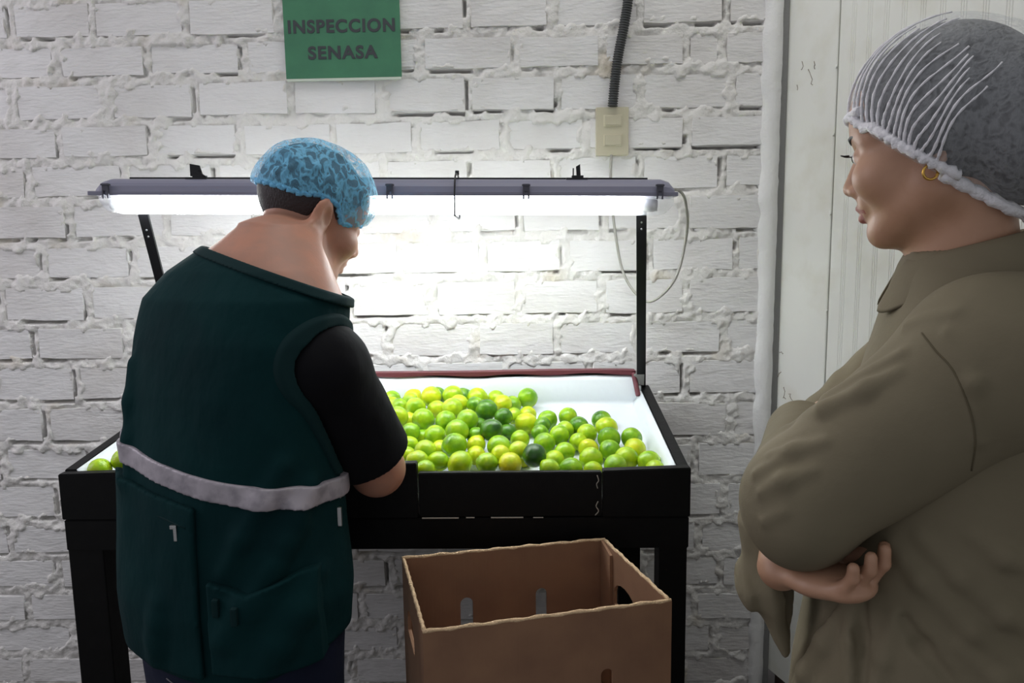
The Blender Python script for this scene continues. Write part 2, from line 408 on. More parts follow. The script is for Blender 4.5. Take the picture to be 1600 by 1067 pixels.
for i in range(len(ROWZ) - 1):
    zt, zb = ROWZ[i], ROWZ[i + 1]; zm = (zt + zb) / 2
    if i in JOINTS: xs = [wall_x(p, zm) for p in JOINTS[i]]
    else:
        o = 0.12 if i % 2 else 0.0; xs = [X_L - 0.2 + o + 0.25 * k for k in range(13)]
    while xs[0] > X_L: xs.insert(0, xs[0] - 0.255)
    xs = [x for x in xs if x < X_R - 0.05] + [X_R + 0.02]
    for a, b in zip(xs[:-1], xs[1:]):
        x0, x1 = a + rng.uniform(.007, .014), b - rng.uniform(.007, .014)
        z1, z0 = zt - rng.uniform(.010, .016), zb + rng.uniform(.007, .012)
        if z0 < 0.0: z0 = 0.0
        if z1 - z0 < 0.03: continue
        BR.append((x0, x1, z0, z1))
        o = bpy.data.objects.new('brick', rng.choice(brick_meshes)); COL.objects.link(o); o.parent = wall_back
        o.location = ((x0 + x1) / 2 + 0.6, rng.uniform(-0.004, 0.003), (z0 + z1) / 2)
        o.scale = ((x1 - x0), 1.0, (z1 - z0)); o.rotation_euler = (rng.uniform(-.02, .02), rng.uniform(-.008, .008), rng.uniform(-.008, .008))
# mortar bed as a real relief: lumps squeezed out over the arrises, open cracks under some bricks
st = 0.005
gx = np.arange(X_L, X_R + 0.03, st); gz = np.arange(0.0, 2.56, st)
GX, GZ = np.meshgrid(gx, gz, indexing='ij'); dist = np.full(GX.shape, 9.0, np.float32); under = np.full(GX.shape, 9.0, np.float32)
for (x0, x1, z0, z1) in BR:
    i0, i1 = max(0, int((x0 - X_L - .03) / st)), int((x1 - X_L + .03) / st) + 2; j0, j1 = max(0, int((z0 - .03) / st)), int((z1 + .03) / st) + 2
    xx, zz = GX[i0:i1, j0:j1], GZ[i0:i1, j0:j1]
    dx = np.maximum(x0 - xx, xx - x1); dz = np.maximum(z0 - zz, zz - z1)
    d = np.where((dx > 0) & (dz > 0), np.hypot(dx, dz), np.maximum(dx, dz))
    dist[i0:i1, j0:j1] = np.minimum(dist[i0:i1, j0:j1], d)
    u = np.where((dx < -.004), np.abs(zz - (z0 - 0.002)), 9); u2 = np.where((dz < -.01), np.abs(xx - (x1 + .003)), 9)
    under[i0:i1, j0:j1] = np.minimum(under[i0:i1, j0:j1], np.minimum(u, u2))
P2 = np.stack([GX, np.zeros_like(GX), GZ], -1)
n1 = fbm(P2, 30, 3, 4); n2 = fbm(P2, 64, 9, 2); n5 = fbm(P2, 120, 77, 1); n3 = fbm(P2, 5.0, 21, 3); n4 = fbm(P2 * np.array([1, 1, .6]), 17, 41, 2)
spill = np.clip((dist + 0.0105 + 0.036 * (n1 - .5) + .016 * (n2 - .5)) / 0.008, 0, 1); spill = spill * spill * (3 - 2 * spill)
lump = 0.0002 + 0.011 * (n1 - 0.5) + 0.009 * (n2 - 0.5) + .004 * (n5 - .5)
hgt = -0.010 * (1 - spill) + spill * lump
crack = (np.clip((n3 - 0.50) / 0.07, 0, 1) * np.clip((n4 - .42) / .06, 0, 1)) * (under < 0.0048)
hgt = hgt - 0.035 * crack
nx, nz = GX.shape
v = np.stack([GX + 0.6 + (n2 - .5) * .003, -hgt, GZ + (n1 - .5) * .003], -1).reshape(-1, 3)
ii = np.arange(nx * nz).reshape(nx, nz)
q = np.stack([ii[:-1, :-1], ii[1:, :-1], ii[1:, 1:], ii[:-1, 1:]], -1).reshape(-1, 4)
me = bpy.data.meshes.new('mortar'); me.vertices.add(len(v)); me.vertices.foreach_set('co', v.astype(np.float32).ravel())
me.loops.add(q.size); me.loops.foreach_set('vertex_index', q.astype(np.int32).ravel())
me.polygons.add(len(q)); me.polygons.foreach_set('loop_start', np.arange(0, q.size, 4, dtype=np.int32))
me.update(calc_edges=True); me.polygons.foreach_set('use_smooth', np.ones(len(me.polygons), bool))
mo = link_mesh('mortar', me, M['mortar'], wall_back); mo['kind'] = 'stuff'
MB().box((X_L, 0.045, 0), (0.70, 0.15, 2.56)).build('masonry_core', M['dark'], wall_back)

# ---- plaster strip that ends the brick wall
g = MB()
zs = np.linspace(0.0, 2.56, 180); prof = []
pn = fbm(np.stack([np.zeros(180), np.zeros(180), zs], -1), 24, 5, 3); pn2 = fbm(np.stack([np.ones(180), np.zeros(180), zs], -1), 50, 8, 2)
vl = []
for i, z in enumerate(zs):
    xl = 0.614 + (pn[i] - .5) * .014 + 0.006 * (2.0 - z); xr = 0.668 + (pn2[i] - .5) * .003
    vl.append([g.bm.verts.new((xl, 0.03, z)), g.bm.verts.new((xl + .005, -0.012 - pn2[i] * .002, z)), g.bm.verts.new(((xl + xr) / 2, -0.016 - pn[i] * .001, z)), g.bm.verts.new((xr - .003, -0.017, z)), g.bm.verts.new((xr, 0.03, z))])
for a, b in zip(vl[:-1], vl[1:]):
    for k in range(4): g.bm.faces.new((a[k], a[k + 1], b[k + 1], b[k]))
tr = g.build('trim_1', M['plaster'], None, smooth=True); tag(tr, 'rough white plaster edge strip ending the brick wall', kind='structure')
jb = MB().box((0.664, -0.008, 0.0), (0.684, 0.05, 2.56), 0.002).build('trim_2', M['plain']); tag(jb, 'narrow grey steel strip beside the plaster edge', kind='structure')  # separate grey strip running up along the plaster edge

# ---- panelled side wall, splayed 20 degrees
SA = rad(20); SU = Vector((math.sin(SA), -math.cos(SA), 0)); SN = Vector((-math.cos(SA), -math.sin(SA), 0)); S0 = Vector((0.682, 0.0, 0))
side = empty('wall_right', (0.682, 0, 0), 'white enamelled panel wall beside the brick wall', kind='structure')
def panel(u0, u1, z0, z1, ribs, name='panel'):
    b = MB(); prof = [(u0, -0.03), (u0, -0.002), (u0 + .002, 0.0)]
    for c in ribs:
        for dlt in (-0.006, 0.0, 0.006):
            prof += [(c + dlt - .0016, 0.0), (c + dlt - .0007, -0.0013), (c + dlt + .0007, -0.0013), (c + dlt + .0016, 0.0)]
    prof += [(u1 - .002, 0.0), (u1, -0.002), (u1, -0.03)]
    b.prism([S0 + SU * u + SN * n + Vector((0, 0, z0)) for u, n in prof], (0, 0, z1 - z0))
    return b.build(name, M['panel'], side)
panel(0.002, 0.1845, 0.10, 2.56, [])
ribs = [0.235 + 0.0485 * k for k in range(25)]
panel(0.189, 0.189 + 1.2, 0.10, 2.56, [r for r in ribs if r < 1.37])
panel(0.189 + 1.204, 2.7, 0.10, 2.56, [1.44 + 0.0485 * k for k in range(25)])
b = MB(); b.prism([S0 + SU * u + SN * n for u, n in ((0, -.035), (2.7, -.035), (2.7, -.12), (0, -.12))], (0, 0, 2.56)); b.build('backing', M['dark'], side)
b = MB(); b.prism([S0 + SU * u + SN * n for u, n in ((0, -.03), (2.7, -.03), (2.7, -.0345), (0, -.0345))], (0, 0, 0.10)); b.build('kick_plate', material('brown_kick_plate', lin(84, 70, 62), 0.7), side)
for u_, z_ in ((0.184, 1.76), (0.183, 1.60), (0.184, 1.41), (0.186, 1.17)):
    c = S0 + SU * u_ + Vector((0, 0, z_)); MB().tube([c, c + SN * 0.003], [0.004, 0.0025], 8).build('rivet', M['panel'], side)

# scratches and flaked paint on the first panel
sr = random.Random(12)
for (u0, z0, n_, sp) in ((.060, 1.80, 5, .012), (.085, 1.775, 7, .010), (.105, 1.79, 5, .010), (.045, 1.745, 5, .008), (.020, .985, 7, .010), (.035, .945, 8, .010), (.055, .93, 7, .010), (.010, 1.04, 5, .010)):
    pts = []; u, z = u0, z0
    for k in range(n_):
        pts.append(S0 + SU * u + SN * 0.0003 + Vector((0, 0, z))); u += sr.uniform(-.5, .8) * sp; z += sr.uniform(-1.2, .4) * sp; u = max(.006, u)
    MB().tube(pts, [.0006 + .0005 * sr.random() for _ in pts], 5).build('paint_flake', material('bare_brown_metal', lin(122, 108, 92), .8) if 'bare_brown_metal' not in bpy.data.materials else bpy.data.materials['bare_brown_metal'], side)

# ================================================================== INSPECTION TABLE
TX0, TX1, TY0, TY1 = -0.961, 0.313, -0.625, -0.095
ZF, ZB = 0.903, 0.968                    # rim height, front and back
table = empty('sorting_table', ((TX0 + TX1) / 2, (TY0 + TY1) / 2, 0), 'black painted sorting table with sloping white-lined tray of limes', 'table')
def rimz(y): return ZF + (ZB - ZF) * (y - TY0) / (TY1 - TY0)
LW = 0.072
for (x0, y0) in ((TX0 + .004, TY0 + .004), (TX1 - LW + .012, TY0 + .004)):
    MB().box((x0, y0, 0), (x0 + LW - .016 * (x0 > 0), y0 + .06, 0.80), 0.003).build('leg', M['black'], table)
for x0 in (TX0 + .02, 0.225): MB().box((x0, -.17, 0), (x0 + .058, -.115, 0.80), 0.003).build('leg', M['black'], table)
def slab(name, x0, x1, y0, y1, z0f, z1f, z0b=None, z1b=None, mat=M['black'], zx=0.0):
    z0b = z0f if z0b is None else z0b; z1b = z1f if z1b is None else z1b
    p = [(x0, y0, z0f), (x1, y0, z0f), (x1, y1, z0b), (x0, y1, z0b), (x0, y0, z1f), (x1, y0, z1f + zx), (x1, y1, z1b + zx), (x0, y1, z1b)]
    b = MB(); b.hull(p, [(0, 1, 2, 3), (4, 5, 6, 7), (0, 1, 5, 4), (1, 2, 6, 5), (2, 3, 7, 6), (3, 0, 4, 7)])
    bmesh.ops.recalc_face_normals(b.bm, faces=b.bm.faces[:])
    bmesh.ops.bevel(b.bm, geom=b.bm.edges[:], offset=0.0018, segments=2, affect='EDGES')
    return b.build(name, mat, table)
slab('front_board', TX0, -0.232, TY0, TY0 + .022, 0.803, 0.899, zx=0.018)
slab('front_board', 0.139, TX1, TY0 - .001, TY0 + .022, 0.803, 0.899, zx=0.005)
gate = slab('front_gate', -0.2295, 0.1375, TY0 + .003, TY0 + .019, 0.804, 0.8955)
slab('apron', TX0 + .003, TX1 - .002, TY0 + .001, TY0 + .03, 0.737, 0.8015)
slab('side_board', TX0, TX0 + .024, TY0 + .023, TY1, 0.74, ZF - .001, 0.74, ZB)
slab('side_board', TX1 - .024, TX1, TY0 + .023, TY1, 0.74, ZF - .001, 0.74, ZB)
slab('back_board', TX0 + .025, TX1 - .025, TY1 - .02, TY1, 0.76, 1.004, 0.76, 1.006)
slab('back_apron', TX0 + .03, TX1 - .03, -.15, -.125, 0.70, 0.76)
# chipped paint along the gate
for (x0, x1, z0, z1) in ((-.224, -.150, .8018, .8036), (-.135, -.118, .8025, .8040), (-.085, -.020, .8022, .8038), (0.0, .02, .8022, .8032)):
    MB().box((x0, TY0 - .0008, z0), (x1, TY0 + .002, z1)).build('paint_chip', M['chip'], table)
for pts in (((.128, .889), (.131, .878), (.127, .871), (.129, .862)), ((.130, .835), (.126, .825), (.131, .815), (.124, .806))):
    MB().tube([(x, TY0 + .003, z) for x, z in catmull([(a, b_, 0) for a, b_ in pts], 4) for x, z in [(x, z)]] if False else [(p[0], TY0 + .0028, p[1]) for p in catmull([(a, b_, 0) for a, b_ in pts], 4)], 0.0011, 6).build('paint_chip', M['chip'], table)
# white liner sheet: floor, back wall, right and left walls as one bent sheet
FY0, FZ0, FY1, FZ1 = TY0 + .024, 0.832, -0.125, 0.922
def floor_z(y): return FZ0 + (FZ1 - FZ0) * (y - FY0) / (FY1 - FY0)
b = MB(); NU, NV = 60, 34
xi0, xi1 = TX0 + .025, TX1 - .025
us = [(-1, 0.0), (-1, .5)] ; grid = []
ucoord = [('w', 0, 1.0), ('w', 0, .5), ('w', 0, .12)] + [('f', i / 46, 0) for i in range(47)] + [('w', 1, .12), ('w', 1, .5), ('w', 1, 1.0)]
lr = random.Random(4)
for j in range(27):
    row = []
    if j <= 20: y = FY0 + (FY1 - FY0) * j / 20; base = floor_z(y); lift = 0
    else:
        t = (j - 20) / 6; y = FY1 + 0.010 * t; base = FZ1; lift = t
    for (kind, s_, t_) in ucoord:
        top = rimz(y) - 0.004 + (0.03 if lift else 0) * lift
        if lift: zz = base + 0.006 * 0 + (0.998 - base) * lift
        else: zz = base
        if kind == 'f': x = xi0 + .022 + (xi1 - xi0 - .044) * s_; z = zz + (0.0015 * math.sin(x * 21 + y * 9) if not lift else 0)
        else:
            x = (xi0 + .022 * (1 - t_)) if s_ == 0 else (xi1 - .022 * (1 - t_)); z = zz + (max(top, zz) - zz) * t_ if not lift else zz
        if lift > 0.95: z += 0.004 * math.sin(x * 13) * (0.4 + 0.6 * (x < -.1))
        row.append(b.bm.verts.new((x, y - (0.006 * math.sin(lift * math.pi) if lift else 0), z)))
    grid.append(row)
for j in range(len(grid) - 1):
    for i in range(len(grid[0]) - 1): b.bm.faces.new((grid[j][i], grid[j][i + 1], grid[j + 1][i + 1], grid[j + 1][i]))
ln = b.build('tray_liner', M['liner'], table, smooth=True); sm = ln.modifiers.new('t', 'SOLIDIFY'); sm.thickness = 0.002; sm.offset = -1
ln['label'] = 'white plastic sheet lining the tray'
# maroon edging above and down the right end of the back
pe = catmull([(TX0 + .03, -.117, 1.007), (-.6, -.117, 1.009), (-.2, -.117, 1.008), (0.05, -.117, 1.010), (0.255, -.117, 1.009), (.268, -.118, 1.004)], 10)
b = MB()
for i in range(len(pe) - 1):
    a, c = pe[i], pe[i + 1]; w0 = .006 + .0025 * math.sin(a[0] * 31); w1 = .006 + .0025 * math.sin(c[0] * 31)
    b.hull([(a[0], -.1225, a[2] - w0), (c[0], -.1225, c[2] - w1), (c[0], -.1225, c[2] + .004), (a[0], -.1225, a[2] + .004), (a[0], -.094, a[2] - w0), (c[0], -.094, c[2] - w1), (c[0], -.094, c[2] + .004), (a[0], -.094, a[2] + .004)],
           [(0, 1, 2, 3), (4, 5, 6, 7), (3, 2, 6, 7), (0, 1, 5, 4)])
b.build('edging', M['maroon'], table)
MB().tube(catmull([(0.268, -.122, 1.006), (0.272, -.130, .985), (0.276, -.145, .958), (.277, -.150, .950)], 6), [0.005, .006] + [0.0065] * 16 + [.0055], 8).build('edging', M['maroon'], table)
MB().box((.268, -.13, .975), (.296, -.096, 1.006), .002, rot=Matrix.Rotation(rad(8), 3, 'X')).build('corner_bracket', M['plain'], table)
# lamp posts with bolt holes
for (xb, xt) in ((-0.93, -0.880), (0.294, 0.250)):
    a, c = Vector((xb, -.088, .93)), Vector((xt, -.362, 1.428))
    n = (c - a).normalized(); side_v = Vector((1, 0, 0)); th = n.cross(side_v).normalized()
    p = MB(); w, t = 0.0115, 0.003
    p.prism([a - side_v * w - th * t, a + side_v * w - th * t, a + side_v * w + th * t, a - side_v * w + th * t], c - a)
    po = p.build('lamp_post', M['blackmetal'], table)
    for s_ in (0.07, .10, 0.90, 0.93):
        ctr = a + (c - a) * s_
        sgn = -1 if th.y > 0 else 1
        MB().tube([ctr + th * sgn * t, ctr + th * sgn * (t + .002)], 0.004 if s_ == .07 else 0.0022, 8).build('bolt', M['zinc'], po)

# ================================================================== TUBE LIGHT
lamp = empty('tube_light', (-0.3227, -0.38, 1.4606), 'long grey twin-tube light fixture glowing above the tray', 'light', rot=(0, 0.018, 0)); lamp.scale = (.9027,) * 3
LH = 0.7105                              # half length; lamp-local: x along, lip at z=0
def lbuild(b, name, mat, par=lamp, smooth=False): return b.build(name, mat, par, smooth=smooth, local=True)
def half_shell(x0, x1, prof, taper, name, mat, n=14, smooth=True):
    """prof: (y,z) open outline; ends drawn in by taper=(dx, scale)"""
    b = MB(); st_ = [(x0, taper[1]), (x0 + taper[0] * .4, (1 + taper[1]) / 2 + .12), (x0 + taper[0], 1), (x1 - taper[0], 1), (x1 - taper[0] * .4, (1 + taper[1]) / 2 + .12), (x1, taper[1])]
    rows = [[b.bm.verts.new((x, y * (1 - (1 - min(s, 1)) * .3), z * min(s, 1))) for (y, z) in prof] for x, s in st_]
    for r0, r1 in zip(rows[:-1], rows[1:]):
        for k in range(len(prof) - 1): b.bm.faces.new((r0[k], r0[k + 1], r1[k + 1], r1[k]))
    b.bm.faces.new(rows[0]); b.bm.faces.new(rows[-1])
    return lbuild(b, name, mat, smooth=False)
pr = [(-.052, 0.002)] + [(-.050 * math.cos(a), .004 + .033 * math.sin(a) ** .7) for a in [k * math.pi / 12 for k in range(1, 12)]] + [(.052, .002)]
half_shell(-LH + .012, LH - .006, pr, (0.03, 0.45), 'housing', M['housing'])
b = MB(); b.box((-LH, -.056, -.006), (LH, .056, .004), .002); lbuild(b, 'lip', M['housing'])
# clear cover
mc = bpy.data.materials.new('clear_prismatic_cover'); mc.use_nodes = True; nt = mc.node_tree; nt.nodes.clear()
out = nt.nodes.new('ShaderNodeOutputMaterial'); mx = nt.nodes.new('ShaderNodeMixShader'); tp = nt.nodes.new('ShaderNodeBsdfTransparent'); mx2 = nt.nodes.new('ShaderNodeMixShader')
tl = nt.nodes.new('ShaderNodeBsdfTranslucent'); gl = nt.nodes.new('ShaderNodeBsdfGlossy'); gl.inputs['Roughness'].default_value = 0.15
tl.inputs[0].default_value = (.95, .97, 1, 1); mx.inputs[0].default_value = 0.24; mx2.inputs[0].default_value = 0.25
nt.links.new(tp.outputs[0], mx.inputs[1]); nt.links.new(tl.outputs[0], mx2.inputs[1]); nt.links.new(gl.outputs[0], mx2.inputs[2]); nt.links.new(mx2.outputs[0], mx.inputs[2]); nt.links.new(mx.outputs[0], out.inputs[0])
pr = [(-.050, -.006), (-.050, -.024), (-.044, -.040), (-.03, -.047), (0, -.049), (.03, -.047), (.044, -.040), (.050, -.024), (.050, -.006)]
half_shell(-LH + .02, LH - .008, pr, (0.035, 0.6), 'cover', mc)
me_ = bpy.data.materials.new('lit_tube'); me_.use_nodes = True; nb_ = me_.node_tree.nodes['Principled BSDF']
nb_.inputs['Base Color'].default_value = (1, 1, 1, 1); nb_.inputs['Emission Color'].default_value = (0.95, 1.0, 0.98, 1); nb_.inputs['Emission Strength'].default_value = TUBE_STRENGTH
for y in (-.024, .024):
    b = MB(); b.tube([(-LH + .062, y, -.026), (LH - .085, y, -.026)], 0.0135, 14, smooth=True); tb = lbuild(b, 'tube', me_)
    for x0, x1 in ((-LH + .040, -LH + .062), (LH - .085, LH - .045)):
        b = MB(); b.tube([(x0, y, -.026), (x1, y, -.026)], 0.0138, 12); lbuild(b, 'tube_cap', M['zinc'], tb)
for x in (-0.6645, 0.0235, 0.3495, 0.6665):
    b = MB(); b.box((x - .008, -.0605, .004), (x + .008, -.055, .022), .0015); b.box((x - .010, -.062, .017), (x + .010, -.052, .021), .001)
    b.box((x - .008, -.061, -.014), (x - .004, -.056, .006), .001); b.box((x + .004, -.061, -.014), (x + .008, -.056, .006), .001); lbuild(b, 'clip', M['clip'])
b = MB(); b.box((-.6385, .006, .036), (.6465, .022, .042), .001); lbuild(b, 'mounting_bar', M['blackmetal'])
for x, fl in ((-.4645, 1), (.4685, 0)):
    b = MB(); b.box((x - .022, -.02, .034), (x + .03, .02, .040), .001); b.box((x - .008, -.012, .039), (x + .02, .012, .046), .001)
    if fl: b.prism([(x - .018, .0, .044), (x + .014, .0, .044), (x + .006, .0, .070), (x - .018, .0, .074)], (0, .003, 0)); b.prism([(x + .0, -.006, .044), (x + .028, -.006, .040), (x + .002, -.006, .058)], (0, .004, 0))
    else: b.prism([(x + .004, .0, .044), (x + .014, .0, .044), (x + .012, .0, .074), (x + .002, .0, .068)], (0, .003, 0)); b.box((x - .006, -.002, .044), (x - .003, .002, .064))
    lbuild(b, 'bracket', M['blackmetal'])
b = MB(); st_pts = [(.1795, -.064, -.052), (.1795, -.064, .006), (.1795, -.045, .040), (.1795, 0, .050), (.1795, .045, .040), (.1795, .064, .006), (.1795, .06, -.052), (.1795, 0, -.055)]
b.tube(catmull(st_pts + st_pts[:1], 5), .0022, 6); b.tube([(.1795, 0, .048), (.1795, 0, .058)], .005, 8); lbuild(b, 'tie_strap', M['blackmetal'])

# ================================================================== CABLE, SWITCH, CONDUIT, SIGN
cp = catmull([(0.220, -.016, 1.578), (.215, -.05, 1.512), (.222, -.05, 1.412), (.246, -.05, 1.276), (.283, -.07, 1.208), (.321, -.10, 1.193), (.373, -.13, 1.253), (.396, -.15, 1.366), (.374, -.24, 1.437), (.342, -.33, 1.460), (.313, -.378, 1.462)], 8)
tag(MB().tube(cp, 0.0036, 8).build('power_cable', M['cable'], None, own_origin=True), 'thin grey cable looping from wall switch to the tube light', 'cable')
sw = empty('wall_switch', (0.2225, 0.0, 1.577), 'beige double light switch plate on the brick wall', 'switch')
MB().box((.179, -.018, 1.577), (.266, 0.004, 1.703), .004).build('plate', M['switch'], sw)
for z0, z1 in ((1.655, 1.681), (1.603, 1.630)):
    r_ = MB().box((.199, -.0205, z0 - .002), (.248, -.015, z1 + .002), .001).build('rocker_frame', M['switch2'], sw)
    MB().box((.2015, -.024, z0 + .0005), (.2455, -.018, z1 - .0005), .0015, rot=Matrix.Rotation(rad(4), 3, 'X')).build('rocker', M['switch'], r_)
cc = catmull([(.2225, -.022, 1.7035), (.2275, -.022, 1.76), (.236, -.022, 1.827), (.252, -.022, 1.91), (.262, -.022, 1.98), (.264, -.022, 2.10), (.262, -.022, 2.35), (.262, -.022, 2.55)], 30)
cpts, crad = [], []
acc = 0; last = None
dense = []
for a, c in zip(cc[:-1], cc[1:]):
    for t in (0, .5): dense.append(tuple(a[i] + (c[i] - a[i]) * t for i in range(3)))
L_ = 0; pts2 = []; rr2 = []
for i, p in enumerate(dense):
    if i: L_ += math.dist(p, dense[i - 1])
    pts2.append(p); rr2.append(0.0122 + 0.0017 * math.sin(L_ * 2 * math.pi / 0.0062))
tag(MB().tube(pts2, rr2, 12).build('conduit', M['conduit'], None, own_origin=True), 'black corrugated conduit running down the wall into the switch', 'conduit')
sg = empty('wall_sign', (-0.491, -0.01, 1.786), 'green sign with dark lettering hung on the brick wall', 'sign')
rs = Matrix.Rotation(rad(0.3), 3, 'Y')
MB().box((-.645, -.016, 1.792), (-.336, -.010, 2.06), .0008).build('board', M['sign'], sg)
MB().box((-.643, -.017, 1.785), (-.337, -.009, 1.7915), .0008).build('bottom_edge', M['signedge'], sg)
MB().box((-.640, -.0095, 1.80), (-.341, 0.0, 2.05)).build('backing', M['signedge'], sg)
def text(body, size, x, z, width):
    c = bpy.data.curves.new('t', 'FONT'); c.body = body; c.size = size; c.align_x = 'CENTER'; c.space_character = 1.14; c.offset = size * 0.034; c.extrude = 0.0004
    o = bpy.data.objects.new('t', c); COL.objects.link(o); dg = bpy.context.evaluated_depsgraph_get()
    me = bpy.data.meshes.new_from_object(o.evaluated_get(dg)); bpy.data.objects.remove(o)
    xs = [v.co.x for v in me.vertices]; k = width / (max(xs) - min(xs)); mid = (max(xs) + min(xs)) / 2; ky = 0.0325 / max(v.co.y for v in me.vertices)
    for v in me.vertices: v.co = Vector(((v.co.x - mid) * k, -v.co.z, v.co.y * ky))
    t = link_mesh('lettering', me, M['letter'], sg); t.location = Vector((x, -0.0165, z)) - Vector(sg.location); t['label'] = 'dark grey capital lettering ' + body
text('INSPECCION', 0.0405, -.4915, 1.9085, 0.284)
text('SENASA', 0.0405, -.4900, 1.8415, 0.186)

# ================================================================== CARTON
def carton(loc_z, h, corners, label, open_top=True):
    FL, FR, BRc, BL = [Vector((x, y, 0)) for x, y in corners]; ctr = (FL + FR + BRc + BL) / 4
    root = empty('cardboard_carton', (ctr.x, ctr.y, loc_z), label, 'box'); T = 0.006
    z0, z1 = loc_z, loc_z + h
    def wall(a, c, name, slots=(), wob=0.0):
        u = (c - a); L = u.length; u.normalize(); n = Vector((u.y, -u.x, 0))
        if n.dot(ctr - a) < 0: n = -n
        bmv = MB(); xs = sorted(set([0, L] + [s for sl in slots for s in (sl[0], sl[1])]))
        for i in range(len(xs) - 1):          # columns; slots leave a rounded hole
            x0_, x1_ = xs[i], xs[i + 1]; sl = [s for s in slots if abs(s[0] - x0_) < 1e-6]
            P = lambda x, z, d: a + u * x + n * d + Vector((0, 0, z))
            if not sl:
                k = [P(x0_, z0, 0), P(x1_, z0, 0), P(x1_, z1, 0), P(x0_, z1, 0)]; bmv.prism(k, n * T)
            else:
                s0, s1, sb, stp = sl[0]; w = s1 - s0
                bmv.prism([P(s0, z0, 0), P(s1, z0, 0), P(s1, z0 + sb, 0), P(s0, z0 + sb, 0)], n * T)
                hr_ = min(w / 2, (stp - sb) / 2); arc = [P(s0 + w / 2 - w / 2 * math.cos(t), z0 + stp - hr_ + hr_ * math.sin(t), 0) for t in [k * math.pi / 8 for k in range(9)]]
                bmv.prism([P(s0, z1, 0)] + arc[:5] + [P(s0 + w / 2, z1, 0)], n * T); bmv.prism([P(s0 + w / 2, z1, 0)] + arc[4:] + [P(s1, z1, 0)], n * T)
        o = bmv.build(name, M['card'], root)
        if open_top:                           # ragged corrugated cut edge
            e = MB(); pts = [a + u * (L * t) + n * (T / 2) + Vector((0, 0, z1 + 0.0008 + 0.0009 * math.sin(37 * t * L * 3) + wob * math.sin(t * math.pi))) for t in np.linspace(0, 1, 40)]
            rr = [0.0033 + 0.0006 * math.sin(i * 1.9) for i in range(40)]
            e.tube(pts, rr, 6); ee = e.build('cut_edge', M['cardedge'], root)
        return o
    lw = (FR - FL).length; sw_ = (BRc - FR).length
    if open_top:
        wall(FL, FR, 'front_wall', [(lw * .70, lw * .75, .06, .200), (lw * .28, lw * .33, .06, .200)])
        wall(BL, BRc, 'back_wall', [(lw * .265, lw * .325, .03, .212), (lw * .63, lw * .685, .03, .215)])
        wall(FR + (BRc - FR).normalized() * .006, BRc - (BRc - FR).normalized() * .006, 'side_wall', [(sw_ * .42, sw_ * .76, .195, .245)])
        wall(FL + (BL - FL).normalized() * .006, BL - (BL - FL).normalized() * .006, 'side_wall', [(sw_ * .42, sw_ * .76, .195, .245)])
        # inner flap folded against the back right corner
        d1 = (BRc - FR).normalized(); n1 = (BL - BRc).normalized()
        q0 = BRc - d1 * .052 + n1 * .0065; q1 = BRc - d1 * .008 + n1 * .0065
        fb = MB(); fb.prism([q0 + Vector((0, 0, z0 + .01)), q1 + Vector((0, 0, z0 + .01)), q1 + Vector((0, 0, z1 + .002)), q0 + Vector((0, 0, z1 - .012))], n1 * .005); fb.build('inner_flap', M['card'], root)
        fl = MB(); fl.prism([p + Vector((0, 0, z0)) + (ctr - p) * .03 for p in (FL, FR, BRc, BL)], (0, 0, .006)); fl.build('bottom', M['card'], root)
    else:
        for a, c, nme in ((FL, FR, 'front_wall'), (BL, BRc, 'back_wall'), (FR, BRc, 'side_wall'), (FL, BL, 'side_wall')): 
            d = (c - a).normalized() * (.006 if nme == 'side_wall' else 0); wall(a + d, c - d, nme)
        for zz in (z0, z1 - .006):
            fl = MB(); fl.prism([p + Vector((0, 0, zz)) + (ctr - p) * .03 for p in (FL, FR, BRc, BL)], (0, 0, .006)); fl.build('lid' if zz > z0 else 'bottom', M['card'], root)
    return root
CC = [(-.168, -1.010), (.223, -.912), (.140, -.655), (-.246, -.741)]
carton(0.47, 0.30, CC, 'open empty brown cardboard carton in front of the table')
carton(0.0, 0.47, CC, 'closed brown carton standing under the open one', open_top=False)

# ================================================================== LIMES
limes_px = """168 235 80 45;265 222 78 80;338 236 92 75;438 232 92 60;550 240 90 65;640 235 80 60;668 270 85 75;784 232 92 42;240 255 70 60;155 272 60 70;195 280 70 45;265 287 92 55;360 295 80 65;465 270 85 70;435 292 100 60;540 275 75 35;593 297 95 25;183 328 90 55;300 340 98 50;505 345 96 50;405 350 95 50;672 330 80 20;720 325 60 60;785 320 80 70;775 360 108 75;875 345 90 45;853 370 65 25;970 330 88 50;1020 372 90 25;1125 345 90 30;1150 380 100 70;240 402 88 40;355 418 98 50;458 395 108 50;615 390 98 12;690 402 68 15;748 435 90 60;840 405 80 35;958 390 80 55;930 415 92 50;1058 408 94 65;1018 445 84 55;1160 430 108 35;1265 428 98 35;235 462 85 60;310 487 100 55;445 460 110 45;545 460 85 75;650 467 104 50;740 485 80 70;862 452 100 45;955 492 92 50;1065 480 96 80;1165 485 98 40;1280 480 102 75;1362 455 92 4;275 535 98 65;372 535 90 55;470 545 110 65;545 508 88 75;595 545 98 50;658 505 88 75;702 548 105 85;815 508 108 4;908 530 92 60;1078 525 110 60;1190 555 105 50;1240 522 110 60;1362 540 110 55;1405 575 90 60;385 590 100 35;525 590 88 55;642 590 88 50;762 590 90 55;885 570 85 50;985 570 105 40;1088 580 85 60;310 575 80 50"""
behind_px = "380 205 80 30;490 220 85 20;712 275 85 45;232 350 85 85;300 430 85 45;560 372 80 20;545 420 85 25;380 480 85 80;765 520 85 80;225 510 85 60"
def parse(s, beh): return [(560 + float(a.split()[0]) / 2.963, 540 + float(a.split()[1]) / 2.963, float(a.split()[2]) / 2.963, float(a.split()[3]) / 100, beh) for a in s.split(';')]
